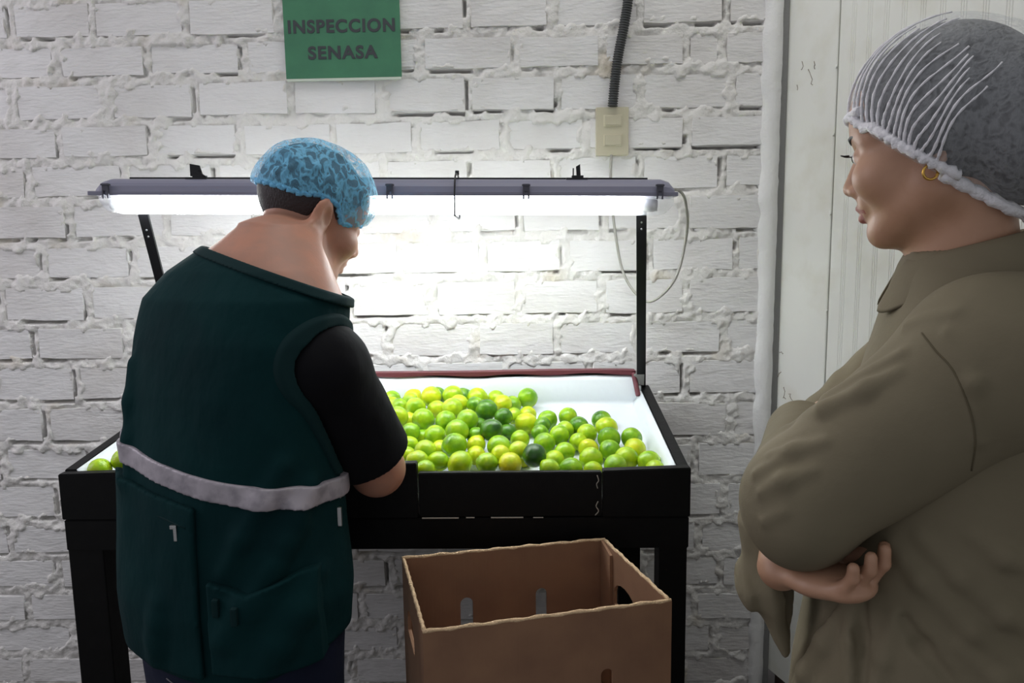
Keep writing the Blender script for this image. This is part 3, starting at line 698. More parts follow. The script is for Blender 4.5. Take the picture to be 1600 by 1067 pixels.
LM = parse(limes_px, 0) + parse(behind_px, 1)
R3 = CAM_M.to_3x3(); CO = Vector((0, -CAM_D, CAM_H))
def ray(px, py): return R3 @ Vector(((px - 800) / FPX, -(py - 533.5) / FPX, -1))
slope = (FZ1 - FZ0) / (FY1 - FY0)
placed = []
for L in sorted(LM, key=lambda l: (l[1] - (12 if l[4] else 0))):
    px, py, d, tone, beh = L; dr = ray(px, py)
    # depth where a sphere of this apparent size rests on the sloping floor
    t = 1.5
    for _ in range(30):
        r = max(.0205, min(.0265, d / 2 / FPX * t)); p = CO + dr * t
        g_ = p.z - (floor_z(p.y) + r * math.sqrt(1 + slope * slope) + .002)
        t += g_ / (-(dr.z) + dr.y * slope)
    while True:
        p = CO + dr * t; hit = False
        for (q_, rq, *_x) in placed:
            if (p - q_).length < (r + rq) * 1.015: hit = True; break
        if not hit or t < 1.1: break
        t -= 0.002
    p.y = min(p.y, -0.135 - r)
    p.x = min(p.x, xi1 - .012 - r); p.x = max(p.x, xi0 + .012 + r)
    if p.y < TY0 + .026 + r: p.y = TY0 + .026 + r
    if any((p - q_).length < (r + rq) * .9 for (q_, rq, *_x) in placed): continue
    placed.append((p, r, tone, px, py, beh))
placed += [(Vector((-.905, -.573, .893)), .0232, .6, 145, 726, 0), (Vector((-.866, -.550, .906)), .0236, .55, 170, 718, 0)]
# lime mesh: slightly long fruit with a nipple at one end and a stem scar at the other
def lime_mesh(k):
    r2 = random.Random(k); bm = bmesh.new(); bmesh.ops.create_uvsphere(bm, u_segments=24, v_segments=16, radius=1.0)
    el = r2.uniform(1.0, 1.09); nip = r2.uniform(.05, .10)
    for v_ in bm.verts:
        n_ = v_.co.normalized(); z = n_.z; rr = 1 + nip * max(0, (z - .86) / .14) ** 1.4 + .025 * max(0, (-z - .9) / .1) - .05 * max(0, (-z - .975) / .025) + .012 * math.sin(3 * n_.x + k) * math.cos(2 * n_.y)
        v_.co = Vector((n_.x * rr, n_.y * rr, n_.z * rr * el))
    for f_ in bm.faces: f_.smooth = True
    me = bpy.data.meshes.new('lime'); bm.to_mesh(me); bm.free(); return me
ml = bpy.data.materials.new('lime_peel'); ml.use_nodes = True; nt = ml.node_tree; pb = nt.nodes['Principled BSDF']
at_ = nt.nodes.new('ShaderNodeAttribute'); at_.attribute_type = 'OBJECT'; at_.attribute_name = 'tone'
oi = nt.nodes.new('ShaderNodeObjectInfo'); tc = nt.nodes.new('ShaderNodeTexCoord')
ad = nt.nodes.new('ShaderNodeVectorMath'); ad.operation = 'ADD'; nt.links.new(tc.outputs['Object'], ad.inputs[0]); nt.links.new(oi.outputs['Location'], ad.inputs[1])
sc_ = nt.nodes.new('ShaderNodeVectorMath'); sc_.operation = 'MULTIPLY_ADD'; sc_.inputs[1].default_value = (1, 1, 1); 
sc2 = nt.nodes.new('ShaderNodeVectorMath'); sc2.operation = 'SCALE'; sc2.inputs['Scale'].default_value = 37.0; nt.links.new(oi.outputs['Location'], sc2.inputs[0])
ad2 = nt.nodes.new('ShaderNodeVectorMath'); ad2.operation = 'ADD'; nt.links.new(tc.outputs['Object'], ad2.inputs[0]); nt.links.new(sc2.outputs[0], ad2.inputs[1])
nz1 = nt.nodes.new('ShaderNodeTexNoise'); nz1.inputs['Scale'].default_value = 0.9; nz1.inputs['Detail'].default_value = 3; nt.links.new(ad2.outputs[0], nz1.inputs['Vector'])
m1 = nt.nodes.new('ShaderNodeMath'); m1.operation = 'MULTIPLY_ADD'; m1.inputs[1].default_value = 0.75; m1.inputs[2].default_value = -0.375; nt.links.new(nz1.outputs['Fac'], m1.inputs[0])
m2 = nt.nodes.new('ShaderNodeMath'); m2.operation = 'ADD'; nt.links.new(m1.outputs[0], m2.inputs[0]); nt.links.new(at_.outputs['Fac'], m2.inputs[1])
rp = nt.nodes.new('ShaderNodeValToRGB'); cr = rp.color_ramp; cr.elements[0].position = 0.0; cr.elements[0].color = lin(44, 84, 30); cr.elements[1].position = 1.0; cr.elements[1].color = lin(226, 216, 40)
for pos, c in ((.22, lin(78, 132, 24)), (.45, lin(136, 184, 22)), (.68, lin(182, 208, 26))):
    e = cr.elements.new(pos); e.color = c
nt.links.new(m2.outputs[0], rp.inputs[0]); nt.links.new(rp.outputs[0], pb.inputs['Base Color'])
pb.inputs['Roughness'].default_value = 0.2; pb.inputs['Subsurface Weight'].default_value = 0.0
nz2 = nt.nodes.new('ShaderNodeTexNoise'); nz2.inputs['Scale'].default_value = 14; nt.links.new(tc.outputs['Object'], nz2.inputs['Vector'])
bp = nt.nodes.new('ShaderNodeBump'); bp.inputs['Strength'].default_value = 0.12; bp.inputs['Distance'].default_value = 0.03; nt.links.new(nz2.outputs['Fac'], bp.inputs['Height']); nt.links.new(bp.outputs[0], pb.inputs['Normal'])
LMESH = [lime_mesh(k) for k in range(8)]
for m_ in LMESH: m_.materials.append(ml)
def tone_word(t): return 'dark green' if t < .1 else 'deep green' if t < .3 else 'mid-green' if t < .48 else 'bright green' if t < .62 else 'yellowish-green'
ORD = ['leftmost', 'second from left', 'third from left', 'fourth from left', 'fifth from left', 'sixth from left', 'seventh from left', 'eighth from left', 'ninth from left', 'tenth from left', 'eleventh from left', 'twelfth from left', 'thirteenth from left', 'fourteenth from left', 'fifteenth from left', 'sixteenth from left', 'seventeenth from left', 'eighteenth from left', 'nineteenth from left', 'twentieth from left']
bands = {}
for i, (p, r, tone, px, py, beh) in enumerate(placed):
    if px > 300 and not (abs(px - 824.6) < 2 and py < 625):
        bd = 'back of the pile' if py < 634 else 'upper part of the pile' if py < 664 else 'middle of the pile' if py < 690 else 'lower part of the pile' if py < 718 else 'front row of the pile'
        bands.setdefault((bd, tone_word(tone)), []).append((px, i))
LAB = {}
for (bd, tw), lst in bands.items():
    lst.sort()
    for k, (px, i) in enumerate(lst): LAB[i] = f'{tw} lime' + (f', {ORD[k]} of its colour,' if len(lst) > 1 else '') + f' in the {bd}'
for i, (p, r, tone, px, py, beh) in enumerate(placed):
    o = bpy.data.objects.new('lime', LMESH[i % 8]); COL.objects.link(o); o.location = p; o.scale = (r, r, r)
    r2 = random.Random(i * 13 + 5); o.rotation_euler = (r2.uniform(.7, 2.4), r2.uniform(-.6, .6), r2.uniform(0, 6.28)); o['tone'] = tone
    if px < 150: lab = 'lime at the far left corner of the tray, half hidden by the board'
    elif px < 300: lab = 'lime at the left end of the tray touching the dark green vest'
    elif i not in LAB: lab = 'single bright green lime lying apart at the back of the tray'
    else: lab = LAB[i]
    tag(o, lab, 'lime', 'limes on the white-lined tray')

# ================================================================== PEOPLE
def head_sdf(q, fem=False, ears=True):
    """q in head coordinates: x right, y forward, z up, origin between the eyes' height at head centre"""
    qx = q.copy(); qx[..., 0] = np.abs(qx[..., 0])
    w = 0.97 if fem else 1.03
    d = s_ell(q, (0, -.014, .034), (.077 * w, .098, .090))
    d = smin(d, s_ell(q, (0, .026, -.030), (.063 * w, .064, .080)), .03)
    jw = .044 if fem else .054
    d = smin(d, s_cone(qx, (jw, -.002, -.058), (.014, .068, -.100), .022, .018), .03)          # jaw
    d = smin(d, s_ell(q, (0, .070, -.101), (.021, .021, .018)), .018)                           # chin
    d = smin(d, s_ell(qx, (.040, .058, -.030), (.030, .034, .032)), .02)                        # cheek
    d = smin(d, s_cone(qx, (.012, .080, .022), (.050, .062, .020), .014, .013), .02)            # brow
    d = smin(d, s_ell(q, (0, .060, .050), (.058, .036, .045)), .02)                             # forehead
    d = smax(d, -s_ell(qx, (.032, .097, .001), (.019, .016, .014)), .016)                       # eye socket
    d = smin(d, s_ell(qx, (.032, .0765, .000), (.0165, .0135, .0145)), .004)                    # lids
    d = smin(d, s_cone(q, (0, .086, .010), (0, .108, -.034), .0085, .0110), .010)               # nose
    d = smin(d, s_ell(qx, (.0125, .098, -.040), (.0085, .011, .008)), .007)
    d = smin(d, s_ell(q, (0, .084, -.060), (.026, .016, .020)), .014)                           # mouth mound
    d = smin(d, s_cone(qx, (0, .100, -.0625), (.021, .087, -.0675), .0062, .0030), .004)        # upper lip
    d = smin(d, s_cone(qx, (0, .097, -.0770), (.019, .086, -.0715), .0072, .0030), .004)        # lower lip
    d = smax(d, -s_cone(qx, (0, .107, -.0700), (.024, .091, -.0705), .0022, .0018), .003)       # mouth line
    ME = np.array([[math.cos(.35), math.sin(.35), 0], [-math.sin(.35), math.cos(.35), 0], [0, 0, 1]], np.float32).T
    if not ears: return d
    e = s_ell(qx, (.079 if fem else .0895, -.014, -.006), (.0075, .023, .035), ME)
    e = smax(e, -s_ell(qx, (.092 * w, -.006, -.004), (.007, .011, .018), ME), .004)
    d = smin(d, e, .006)
    return d
def hand_sdf(P, wrist, direc, palm_n, size=1.0, curl=0.6, thumb_side=1, spread=1.0):
    """palm plus five separate bent fingers; palm_n = direction the fingers curl towards"""
    f = Vector(direc).normalized(); n = Vector(palm_n); n = (n - f * n.dot(f)).normalized(); s = f.cross(n) * thumb_side
    W = Vector(wrist); k = size
    d = s_cone(P, W, W + f * .045 * k, .026 * k, .034 * k, flat=(tuple(n), 1.75))
    d = smin(d, s_cone(P, W + f * .045 * k, W + f * .078 * k, .036 * k, .036 * k, flat=(tuple(n), 2.1)), .012)
    for i, (off, ln) in enumerate(((.026, .070), (.0088, .078), (-.0088, .072), (-.025, .057))):
        b0 = W + f * (.074 - .004 * abs(i - 1)) * k + s * off * k; a0 = curl * .55; pts = [b0]; rs = [.0092 * k]; ang = 0.12
        dirn = lambda a: f * math.cos(a) + n * math.sin(a) + s * off * 1.6 * spread
        for seg in (.45, .31, .24):
            ang += a0 if seg == .45 else curl; pts.append(pts[-1] + dirn(ang) * ln * seg * k); rs.append(rs[-1] * .92)
        d = smin(d, s_chain(P, pts, rs, .003), .004)
    tb = W + f * .022 * k + s * .026 * k; t1 = tb + (f * .7 + s * .6 + n * .25).normalized() * .036 * k; t2 = t1 + (f * .9 + s * .1 + n * .4).normalized() * .03 * k; t3 = t2 + (f * .85 - s * .15 + n * .5).normalized() * .024 * k
    return smin(d, s_chain(P, [tb, t1, t2, t3], [.015 * k, .0115 * k, .0102 * k, .0085 * k], .004), .008)

# ------------------------------------------------ the man in the vest
man = empty('person', (-0.52, -0.83, 0.0), 'person in dark green vest and blue hairnet bending over the tray', 'person')
MF = rad(25)
m_head = A3(-.416, -.630, 1.410); MR = local_frame((math.sin(rad(50)), math.cos(rad(50))), rad(24), rad(6))
M_LEV = [(.645, -.512, -.840, .190, .135), (.70, -.512, -.840, .202, .142), (.78, -.512, -.840, .205, .146), (.90, -.512, -.836, .200, .142), (1.02, -.508, -.828, .199, .140), (1.12, -.503, -.815, .200, .136), (1.20, -.497, -.803, .202, .130), (1.265, -.490, -.790, .196, .122), (1.31, -.480, -.775, .160, .108), (1.34, -.466, -.760, .124, .096), (1.365, -.455, -.745, .094, .084), (1.385, -.446, -.735, .070, .068)]
ms_r, me_r, mw_r = (-.345, -.865, 1.150), (-.280, -.765, .950), (-.42, -.52, .955)
ms_l, me_l, mw_l = (-.635, -.73, 1.19), (-.640, -.62, .99), (-.57, -.47, .955)
mh_r, mh_l = hand_dirs = ((-.55, .55, -.25), (.45, .6, -.2))
def man_torso(P): return s_loft(P, M_LEV, MF)
def man_body(P):
    q = (P - m_head) @ MR
    d = head_sdf(q)
    nk0 = m_head + MR @ A3(0, -.018, -.050)
    d = smin(d, s_chain(P, [tuple(nk0), (-.460, -.738, 1.335), (-.476, -.775, 1.25)], [.053, .063, .095], .02), .022)
    tl = [(z, x, y, a - (.014 if z > 1.2 else .045), b_ - (.012 if z > 1.2 else .04)) for (z, x, y, a, b_) in M_LEV]
    d = smin(d, s_loft(P, tl, MF), .03)
    d = smin(d, s_cone(P, tuple(m_head + MR @ A3(.010, .030, -.082)), (-.425, -.715, 1.28), .040, .062), .03)      # throat
    for (s, e, w, hd) in ((ms_r, me_r, mw_r, mh_r), (ms_l, me_l, mw_l, mh_l)):
        mid = tuple(A3(*e) * .62 + A3(*w) * .38)
        arm = s_chain(P, [s, e, mid, w], [.060, .046, .046, .030], .02)
        arm = smin(arm, hand_sdf(P, w, hd, (0, 0, -1), 1.0, .55, 1 if s is ms_l else -1), .012)
        d = smin(d, arm, .02)
    for s in (-1, 1):
        hip = (-.52 + s * .088, -.84 - s * .04, .70); kn = (-.52 + s * .10, -.83 - s * .045, .42); an = (-.52 + s * .105, -.845 - s * .05, .06)
        d = smin(d, s_chain(P, [hip, kn, an], [.088, .060, .040], .02), .03)
    return d
sdf_mesh('body', man_body, (-.84, -1.05, .03), (-.20, -.34, 1.60), .0042, M['skin_m'], man)
# clothes
ARM_R = lambda P: s_cone(P, ms_r, me_r, .078, .068); ARM_L = lambda P: s_cone(P, ms_l, me_l, .078, .068)
VF_XZ = [((-.38, 1.02), (-.47, .86), .007), ((-.36, .92), (-.47, .76), .007), ((-.34, .84), (-.42, .70), .007), ((-.66, 1.16), (-.66, .98), .005), ((-.345, .98), (-.40, .86), .006), ((-.58, .80), (-.60, .70), .005)]
VF = []
for (p0, p1, r) in VF_XZ:
    base = lambda P: s_loft(P, M_LEV, MF)
    ps = [trace(base, (p0[0] + (p1[0] - p0[0]) * t, -1.3, p0[1] + (p1[1] - p0[1]) * t), (p0[0] + (p1[0] - p0[0]) * t, -.7, p0[1] + (p1[1] - p0[1]) * t)) for t in (0, .33, .67, 1)]
    for k in range(3): VF.append((tuple(ps[k] + A3(0, r * .25, 0)), tuple(ps[k + 1] + A3(0, r * .25, 0)), r * (.6 if k == 0 else 1), r * (.5 if k == 2 else 1)))
def vest_outer(P):
    d = s_loft(P, [(z, x, y, a, b_) for (z, x, y, a, b_) in M_LEV], MF)
    d = d + .004 * (fbm(P * A3(1, 1, .55), 16, 5, 2) - .5) * 2 * np.clip((1.30 - P[..., 2]) / .1, 0, 1)
    for a, b_, r, r_b in VF: d = smin(d, s_cone(P, a, b_, r * .7, r_b * .7), .026)
    return d
def hem_cut(P): return (.668 + .055 * np.clip((-.60 - P[..., 0]) / .14, 0, 1) + .045 * np.clip((P[..., 0] + .46) / .16, 0, 1)) - P[..., 2]
def neck_hole(P): return (1.352 - .36 * (P[..., 0] + .56) - .12 * (P[..., 1] + .80) - P[..., 2]) * .93
def hole_r(P): return s_cone(P, (ms_r[0] - .006, ms_r[1] - .006, ms_r[2] + .004), me_r, .081, .090)
def vest(P):
    d = vest_outer(P); d = smax(d, hem_cut(P), .006)
    d = smax(d, -neck_hole(P), .004)
    return smax(smax(d, -hole_r(P), .006), -s_cone(P, ms_l, me_l, .072, .08), .006)
sdf_mesh('vest', vest, (-.80, -1.06, .60), (-.24, -.62, 1.42), .0045, M['vest'], man)
vest_o = [o for o in man.children if o.name.startswith('vest')][0]
def trim_r(P):
    hr = hole_r(P)
    d = smax(np.abs(vest_outer(P)) - .0045, np.abs(hr - .007) - .008, .003)
    return np.maximum(d, .98 - P[..., 2])
sdf_mesh('armhole_trim', trim_r, (-.56, -1.04, .96), (-.18, -.62, 1.42), .0025, M['vesttrim'], vest_o)
def collar(P): return smax(np.abs(vest_outer(P)) - .0045, np.abs(neck_hole(P) - .006) - .008, .003)
sdf_mesh('neck_binding', collar, (-.68, -.98, 1.18), (-.26, -.60, 1.42), .0025, M['vesttrim'], vest_o)
def band_center(P): 
    x = P[..., 0]; return np.interp(x, [-.76, -.68, -.58, -.46, -.36, -.30], [1.045, 1.025, 1.003, .982, .968, .955]).astype(np.float32)
def band(P): return np.maximum(np.maximum(vest_outer(P) - .0045, -vest_outer(P) - .004), np.abs(P[..., 2] - band_center(P)) - .0165)
sdf_mesh('reflective_band', band, (-.80, -1.06, .90), (-.24, -.62, 1.10), .0026, M['reflect'], vest_o)
def pocket(P):
    x, z = P[..., 0], P[..., 2]; top = np.interp(x, [-.72, -.50], [.990, .957]); 
    d = np.maximum(np.abs(vest_outer(P) - .002) - .0075, np.maximum(np.maximum(-.735 - x, x + .512), np.maximum(z - top, .685 - z)))
    return np.maximum(d, P[..., 1] + .86)
sdf_mesh('back_pocket', pocket, (-.80, -1.07, .64), (-.45, -.80, 1.03), .0032, M['vest'], vest_o)
def pocket2(P):
    x, z = P[..., 0], P[..., 2]; top = np.interp(x, [-.50, -.43, -.36], [.850, .832, .855])
    d = np.maximum(np.abs(vest_outer(P) - .003) - .008, np.maximum(np.maximum(-.495 - x, x + .335), np.maximum(z - top, .70 - z)))
    return np.maximum(d, P[..., 1] + .86)
sdf_mesh('side_pocket', pocket2, (-.54, -1.07, .66), (-.28, -.80, .89), .0032, M['vest'], vest_o)
# seams, zip pulls
def on_vest(x, z, off=.006):
    p = trace(vest_outer, (x, -1.2, z), (x, -.7, z)); return (p[0], p[1] - off, p[2])
MB().tube([on_vest(x, z, .009) for x, z in catmull([(-.715, .922, 0), (-.62, .905, 0), (-.52, .880, 0)], 6) for x, z in [(x, z)]] if False else [on_vest(p[0], p[1], .009) for p in catmull([(-.715, .962, 0), (-.62, .948, 0), (-.525, .930, 0)], 6)], .0022, 6).build('zip_line', M['vesttrim'], vest_o)
zp = on_vest(-.545, .930, .012); MB().box((zp[0] - .006, zp[1] - .003, zp[2] - .003), (zp[0] + .004, zp[1] + .002, zp[2] + .003), .001).box((zp[0] - .001, zp[1] - .003, zp[2] - .022), (zp[0] + .004, zp[1], zp[2] - .002), .001).build('zip_pull', M['zinc'], vest_o)
zp = on_vest(-.318, .905, .006); MB().box((zp[0] - .004, zp[1] - .004, zp[2] - .012), (zp[0] + .004, zp[1] + .002, zp[2] + .020), .0015).build('zip_pull', M['zinc'], vest_o)
for x, z in ((-.478, .815), (-.445, .808)):
    p = on_vest(x, z, .016); MB().box((p[0] - .005, p[1] - .004, p[2] - .016), (p[0] + .005, p[1] + .006, p[2] + .012), .003).build('cord_end', M['vesttrim'], vest_o)
def shirt_r(P):
    d = s_chain(P, [(-.400, -.82, 1.175), ms_r, me_r], [.074, .078, .074], .02); ax = A3(*me_r) - A3(*ms_r); L = np.linalg.norm(ax); ax /= L
    t = (P - A3(*ms_r)) @ ax; d = d + .005 * (fbm(P, 22, 8, 2) - .5)
    d = smax(d, t - (L - .035), .004); return smax(d, -(s_cone(P, tuple(A3(*ms_r) + ax * .15), tuple(A3(*me_r) + ax * .1), .056, .056)), .003)
sdf_mesh('shirt_sleeve', shirt_r, (-.54, -1.0, .90), (-.16, -.62, 1.34), .004, M['shirt'], man)
def shirt_l(P):
    d = s_chain(P, [(-.60, -.75, 1.19), ms_l, me_l], [.062, .066, .06], .02); ax = A3(*me_l) - A3(*ms_l); L = np.linalg.norm(ax); ax /= L
    t = (P - A3(*ms_l)) @ ax; return smax(d, t - (L - .04), .004)
sdf_mesh('shirt_sleeve', shirt_l, (-.80, -.90, .92), (-.50, -.56, 1.32), .005, M['shirt'], man)
def jeans(P):
    d = s_loft(P, [(.60, -.515, -.842, .170, .125), (.70, -.515, -.842, .182, .130), (.80, -.515, -.84, .180, .128)], MF)
    for s in (-1, 1):
        hip = (-.515 + s * .088, -.84 - s * .04, .70); kn = (-.52 + s * .10, -.83 - s * .045, .42); an = (-.52 + s * .105, -.845 - s * .05, .04)
        d = smin(d, s_chain(P, [hip, kn, an], [.100, .080, .068], .02), .02)
    d = np.maximum(d, P[..., 2] - .80); return np.maximum(d + .004 * (fbm(P, 18, 4, 2) - .5), .035 - P[..., 2])
jn = sdf_mesh('jeans', jeans, (-.80, -1.05, .02), (-.24, -.64, .82), .006, M['jeans'], man)
for dz in (.655, .645):
    pts = []
    for x in np.linspace(-.60, -.47, 14):
        p = trace(jeans, (x, -1.2, dz - .012 * math.sin((x + .60) / .13 * math.pi)), (x, -.7, dz - .012 * math.sin((x + .60) / .13 * math.pi))); pts.append((p[0], p[1] - .001, p[2]))
    MB().tube(pts, .0012, 5).build('stitching', M['stitch'], jn)
for s in (-1, 1):
    c = Vector((-.52 + s * .105, -.845 - s * .05, 0)); fw = Vector((math.sin(MF), math.cos(MF), 0))
    sdf_mesh('shoe', lambda P, c=c, fw=fw: np.maximum(smin(s_cone(P, c + fw * -.05 + Vector((0, 0, .04)), c + fw * .13 + Vector((0, 0, .030)), .045, .042), s_cone(P, c + Vector((0, 0, .05)), c + Vector((0, 0, .09)), .05, .05), .02), .002 - P[..., 2]), (c.x - .16, c.y - .16, 0 - .02), (c.x + .18, c.y + .22, .16), .006, M['shoe'], man)
# hair and net of the man
def hl(P): return (P - m_head) @ MR
def man_hair(P):
    q = hl(P); x, y, z = np.abs(q[..., 0]), q[..., 1], q[..., 2]
    d = head_sdf(q, False, False) - .003
    line = np.interp(y, [-.11, -.06, -.035, -.02, .0, .02, .06], [-.040, -.042, -.030, .012, .022, .0, .05]).astype(np.float32)
    return np.maximum(np.maximum(d, (line - z) * .6), (y - .07) * 1.0)
sdf_mesh('hair', man_hair, tuple(m_head - .17), tuple(m_head + .17), .0036, M['hair_m'], man)
def cut_m(q): return q[..., 2] - np.interp(q[..., 1], [-.12, -.06, -.03, .008, .03, .06, .11], [.012, .016, .028, .026, .0, .004, .028]).astype(np.float32)
def ray_w(px, py): return np.array(R3 @ Vector(((px - 800) / FPX, -(py - 533.5) / FPX, -1)), np.float32)
def folds_on(fn, lines, sink):
    """crease polylines laid on a cloth surface"""
    out = []
    for pts, r in lines:
        P_ = [trace(fn, np.array(CO, np.float32) + ray_w(x, y) * .35, np.array(CO, np.float32) + ray_w(x, y) * 1.6) + ray_w(x, y) * sink * r for x, y in pts]
        P_ = [p for p in P_ if abs(float(fn(p[None])[0])) < .012]; n_ = len(P_) - 1
        for k in range(n_): out.append((tuple(P_[k]), tuple(P_[k + 1]), r * (.35 if k == 0 else 1), r * (.35 if k == n_ - 1 else 1)))
    return out
NETF = folds_on(lambda P: s_ell(hl(P), (0, -.012, .038), (.088, .110, .099)), [([(462, 284), (495, 262), (528, 244), (545, 252)], .007), ([(545, 252), (540, 275), (520, 298), (516, 318)], .007), ([(486, 304), (515, 282), (540, 272)], .005), ([(556, 262), (566, 285), (560, 310)], .005), ([(430, 285), (452, 262), (478, 246)], .004), ([(415, 292), (432, 268), (450, 252)], .004), ([(535, 305), (556, 302), (572, 312)], .005), ([(548, 330), (560, 322), (570, 335)], .005)], .3)
def man_net(P):
    q = hl(P); d = smin(s_ell(q, (0, -.012, .038), (.088, .110, .099)), s_ell(q, (.008, .03, .052), (.078, .074, .074)), .03)
    d = smin(d, s_ell(q, (-.03, -.085, .025), (.055, .03, .035)), .02)
    nz = np.abs(fbm(q * A3(1, 1, 1), 20, 3, 2) - .5) * 2; d = d - .006 * (.35 - nz)
    for a, b_, r, r_b in NETF: d = smin(d, s_cone(P, a, b_, r, r_b), .007)
    return np.maximum(d, -cut_m(q))
mn = sdf_mesh('hairnet', man_net, tuple(m_head - .17), tuple(m_head + .18), .0028, M['net_blue'], man); mn['label'] = 'crinkled blue disposable hairnet'
def ruffle(fn, cut_fn, M3, c0, mat, par, wid, amp, n=150, zc=.0):
    pts = []; rs = []
    ctr = np.array([0, 0, 0], np.float32)
    for k in range(n + 1):
        a = 2 * math.pi * k / n; dirl = np.array([math.sin(a), math.cos(a), 0], np.float32)
        rr = .10; ql = None
        for _ in range(12):
            qq = dirl * rr; zcut = -float(cut_fn(np.array([[qq[0], qq[1], 0]], np.float32))[0]); qq = np.array([qq[0], qq[1], zcut + .004], np.float32)
            rr -= .8 * float(fn((c0 + M3 @ qq)[None].astype(np.float32))[0]); ql = qq
        ql = ql * 1.0; ql[:2] *= 1 + amp * math.sin(k * 2.4) * .6
        pts.append(tuple(c0 + M3 @ (ql + np.array([0, 0, -.003 + .002 * math.sin(k * 1.7)], np.float32)))); rs.append(wid * (1 + .35 * math.sin(k * 2.9)))
    return MB().tube(pts, rs, 8).build('elastic_band', mat, par)
man_net_smooth = lambda P: s_ell(hl(P), (0, -.010, .036), (.083, .106, .096))
ruffle(man_net_smooth, cut_m, MR, m_head, M['net_blue_dense'], man, .0048, .03)

# ------------------------------------------------ the woman in the khaki jacket
wom = empty('person', (0.57, -1.06, 0.0), 'person in khaki jacket and white hairnet standing with folded arms, watching', 'person')
w_head = A3(.512, -1.085, 1.466); WR = local_frame((-math.cos(rad(42)), math.sin(rad(42))), rad(9))
WF = math.atan2(-math.cos(rad(25)), math.sin(rad(25)))      # body faces left and away
W_LEV = [(.45, .560, -1.06, .250, .195), (.60, .558, -1.06, .243, .188), (.74, .556, -1.06, .232, .178), (.86, .562, -1.06, .220, .166), (1.0, .572, -1.06, .212, .152), (1.12, .582, -1.062, .206, .142), (1.20, .588, -1.065, .196, .130), (1.25, .586, -1.068, .172, .116), (1.285, .578, -1.072, .135, .100), (1.315, .566, -1.076, .095, .082), (1.335, .560, -1.078, .072, .068)]
ws_l, we_l, ww_l = (.535, -1.195, 1.205), (.333, -1.165, 1.032), (.40, -.97, 1.06)
ws_r, we_r, ww_r = (.64, -.90, 1.20), (.44, -.87, 1.00), (.318, -1.135, .930)
def woman_body(P):
    q = (P - w_head) @ WR; d = head_sdf(q, True)
    nk0 = w_head + WR @ A3(0, -.030, -.050)
    d = smin(d, s_chain(P, [tuple(nk0), (.553, -1.080, 1.33), (.58, -1.07, 1.24)], [.052, .056, .085], .03), .022)
    d = smin(d, s_loft(P, [(z, x, y, a - .03, b_ - .03) for (z, x, y, a, b_) in W_LEV if z < 1.3], WF), .03)
    d = smin(d, s_chain(P, [ws_l, we_l, ww_l], [.055, .042, .030], .02), .02)
    d = smin(d, hand_sdf(P, ww_l, (.5, .6, .1), (1, -.3, 0), .9, .4, 1), .01)
    arm = s_chain(P, [ws_r, we_r, ww_r], [.055, .042, .029], .02)
    arm = smin(arm, hand_sdf(P, (.322, -1.145, .930), (.075, -.082, .012), (.45, -.55, .62), .98, .5, -1, 1.2), .012)
    d = smin(d, arm, .015)
    for s in (-1, 1):
        hip = (.565 + s * .04, -1.06 + s * .085, .66); kn = (.56 + s * .04, -1.06 + s * .085, .40); an = (.565 + s * .04, -1.06 + s * .085, .05)
        d = smin(d, s_chain(P, [hip, kn, an], [.085, .058, .038], .02), .03)
    return d
def lipmask(c):
    q = (c - w_head) @ WR; x = np.abs(q[:, 0])
    up = s_cone(np.stack([x, q[:, 1], q[:, 2]], -1), (0, .100, -.0632), (.022, .087, -.0685), .0066, .0034); lo = s_cone(np.stack([x, q[:, 1], q[:, 2]], -1), (0, .097, -.0775), (.019, .086, -.0715), .0076, .0032)
    return ((np.minimum(up, lo) < .0006)).astype(np.int32)
sdf_mesh('body', woman_body, (.22, -1.36, .02), (.84, -.74, 1.62), .0032, [M['skin_w'], M['lip']], wom, faces_mat=lipmask)
def wl(x, y, z): return Vector(tuple(w_head + WR @ A3(x, y, z)))
for s in (-1, 1):
    b = MB(); bmesh.ops.create_uvsphere(b.bm, u_segments=20, v_segments=14, radius=.0118)
    c = wl(s * .032, .0800, 0); 
    for v_ in b.bm.verts: v_.co += c
    eo = b.build('eye', M['eyewhite'], wom, smooth=True)
    fw = Vector(tuple(WR @ A3(0, 1, -.05))); b = MB(); b.tube([c + fw * .0102, c + fw * .0120, c + fw * .0124], [.0058, .0046, .002], 14); b.build('iris', M['iris'], eo)
    # lashes and brow
    for k in range(9):
        x = s * (.020 + .0031 * k); ya = .0945 - .00018 * (k - 4) ** 2 * 1.2; b = MB()
        b.tube([wl(x, ya, .0035), wl(x + s * .001, ya + .006, .0035 + .001), wl(x + s * .002, ya + .010, .0065)], [.0007, .0005, .0002], 4); b.build('eyelash', M['hair'], wom)
    b = MB(); b.tube([wl(s * x, y, z) for x, y, z in catmull([(.014, .0955, .021), (.028, .0935, .0262), (.042, .084, .0262), (.054, .072, .0205)], 5)], [.0014] + [.0026] * 12 + [.0018] * 2 + [.0008], 6); b.build('eyebrow', M['hair'], wom)
ec = wl(-.080, -.006, -.043); MB().tube([ec + Vector((math.cos(a) * .0085, -.004, math.sin(a) * .0085)) for a in np.linspace(0, 2 * math.pi, 20)], .0017, 6).build('earring', M['gold'], wom)
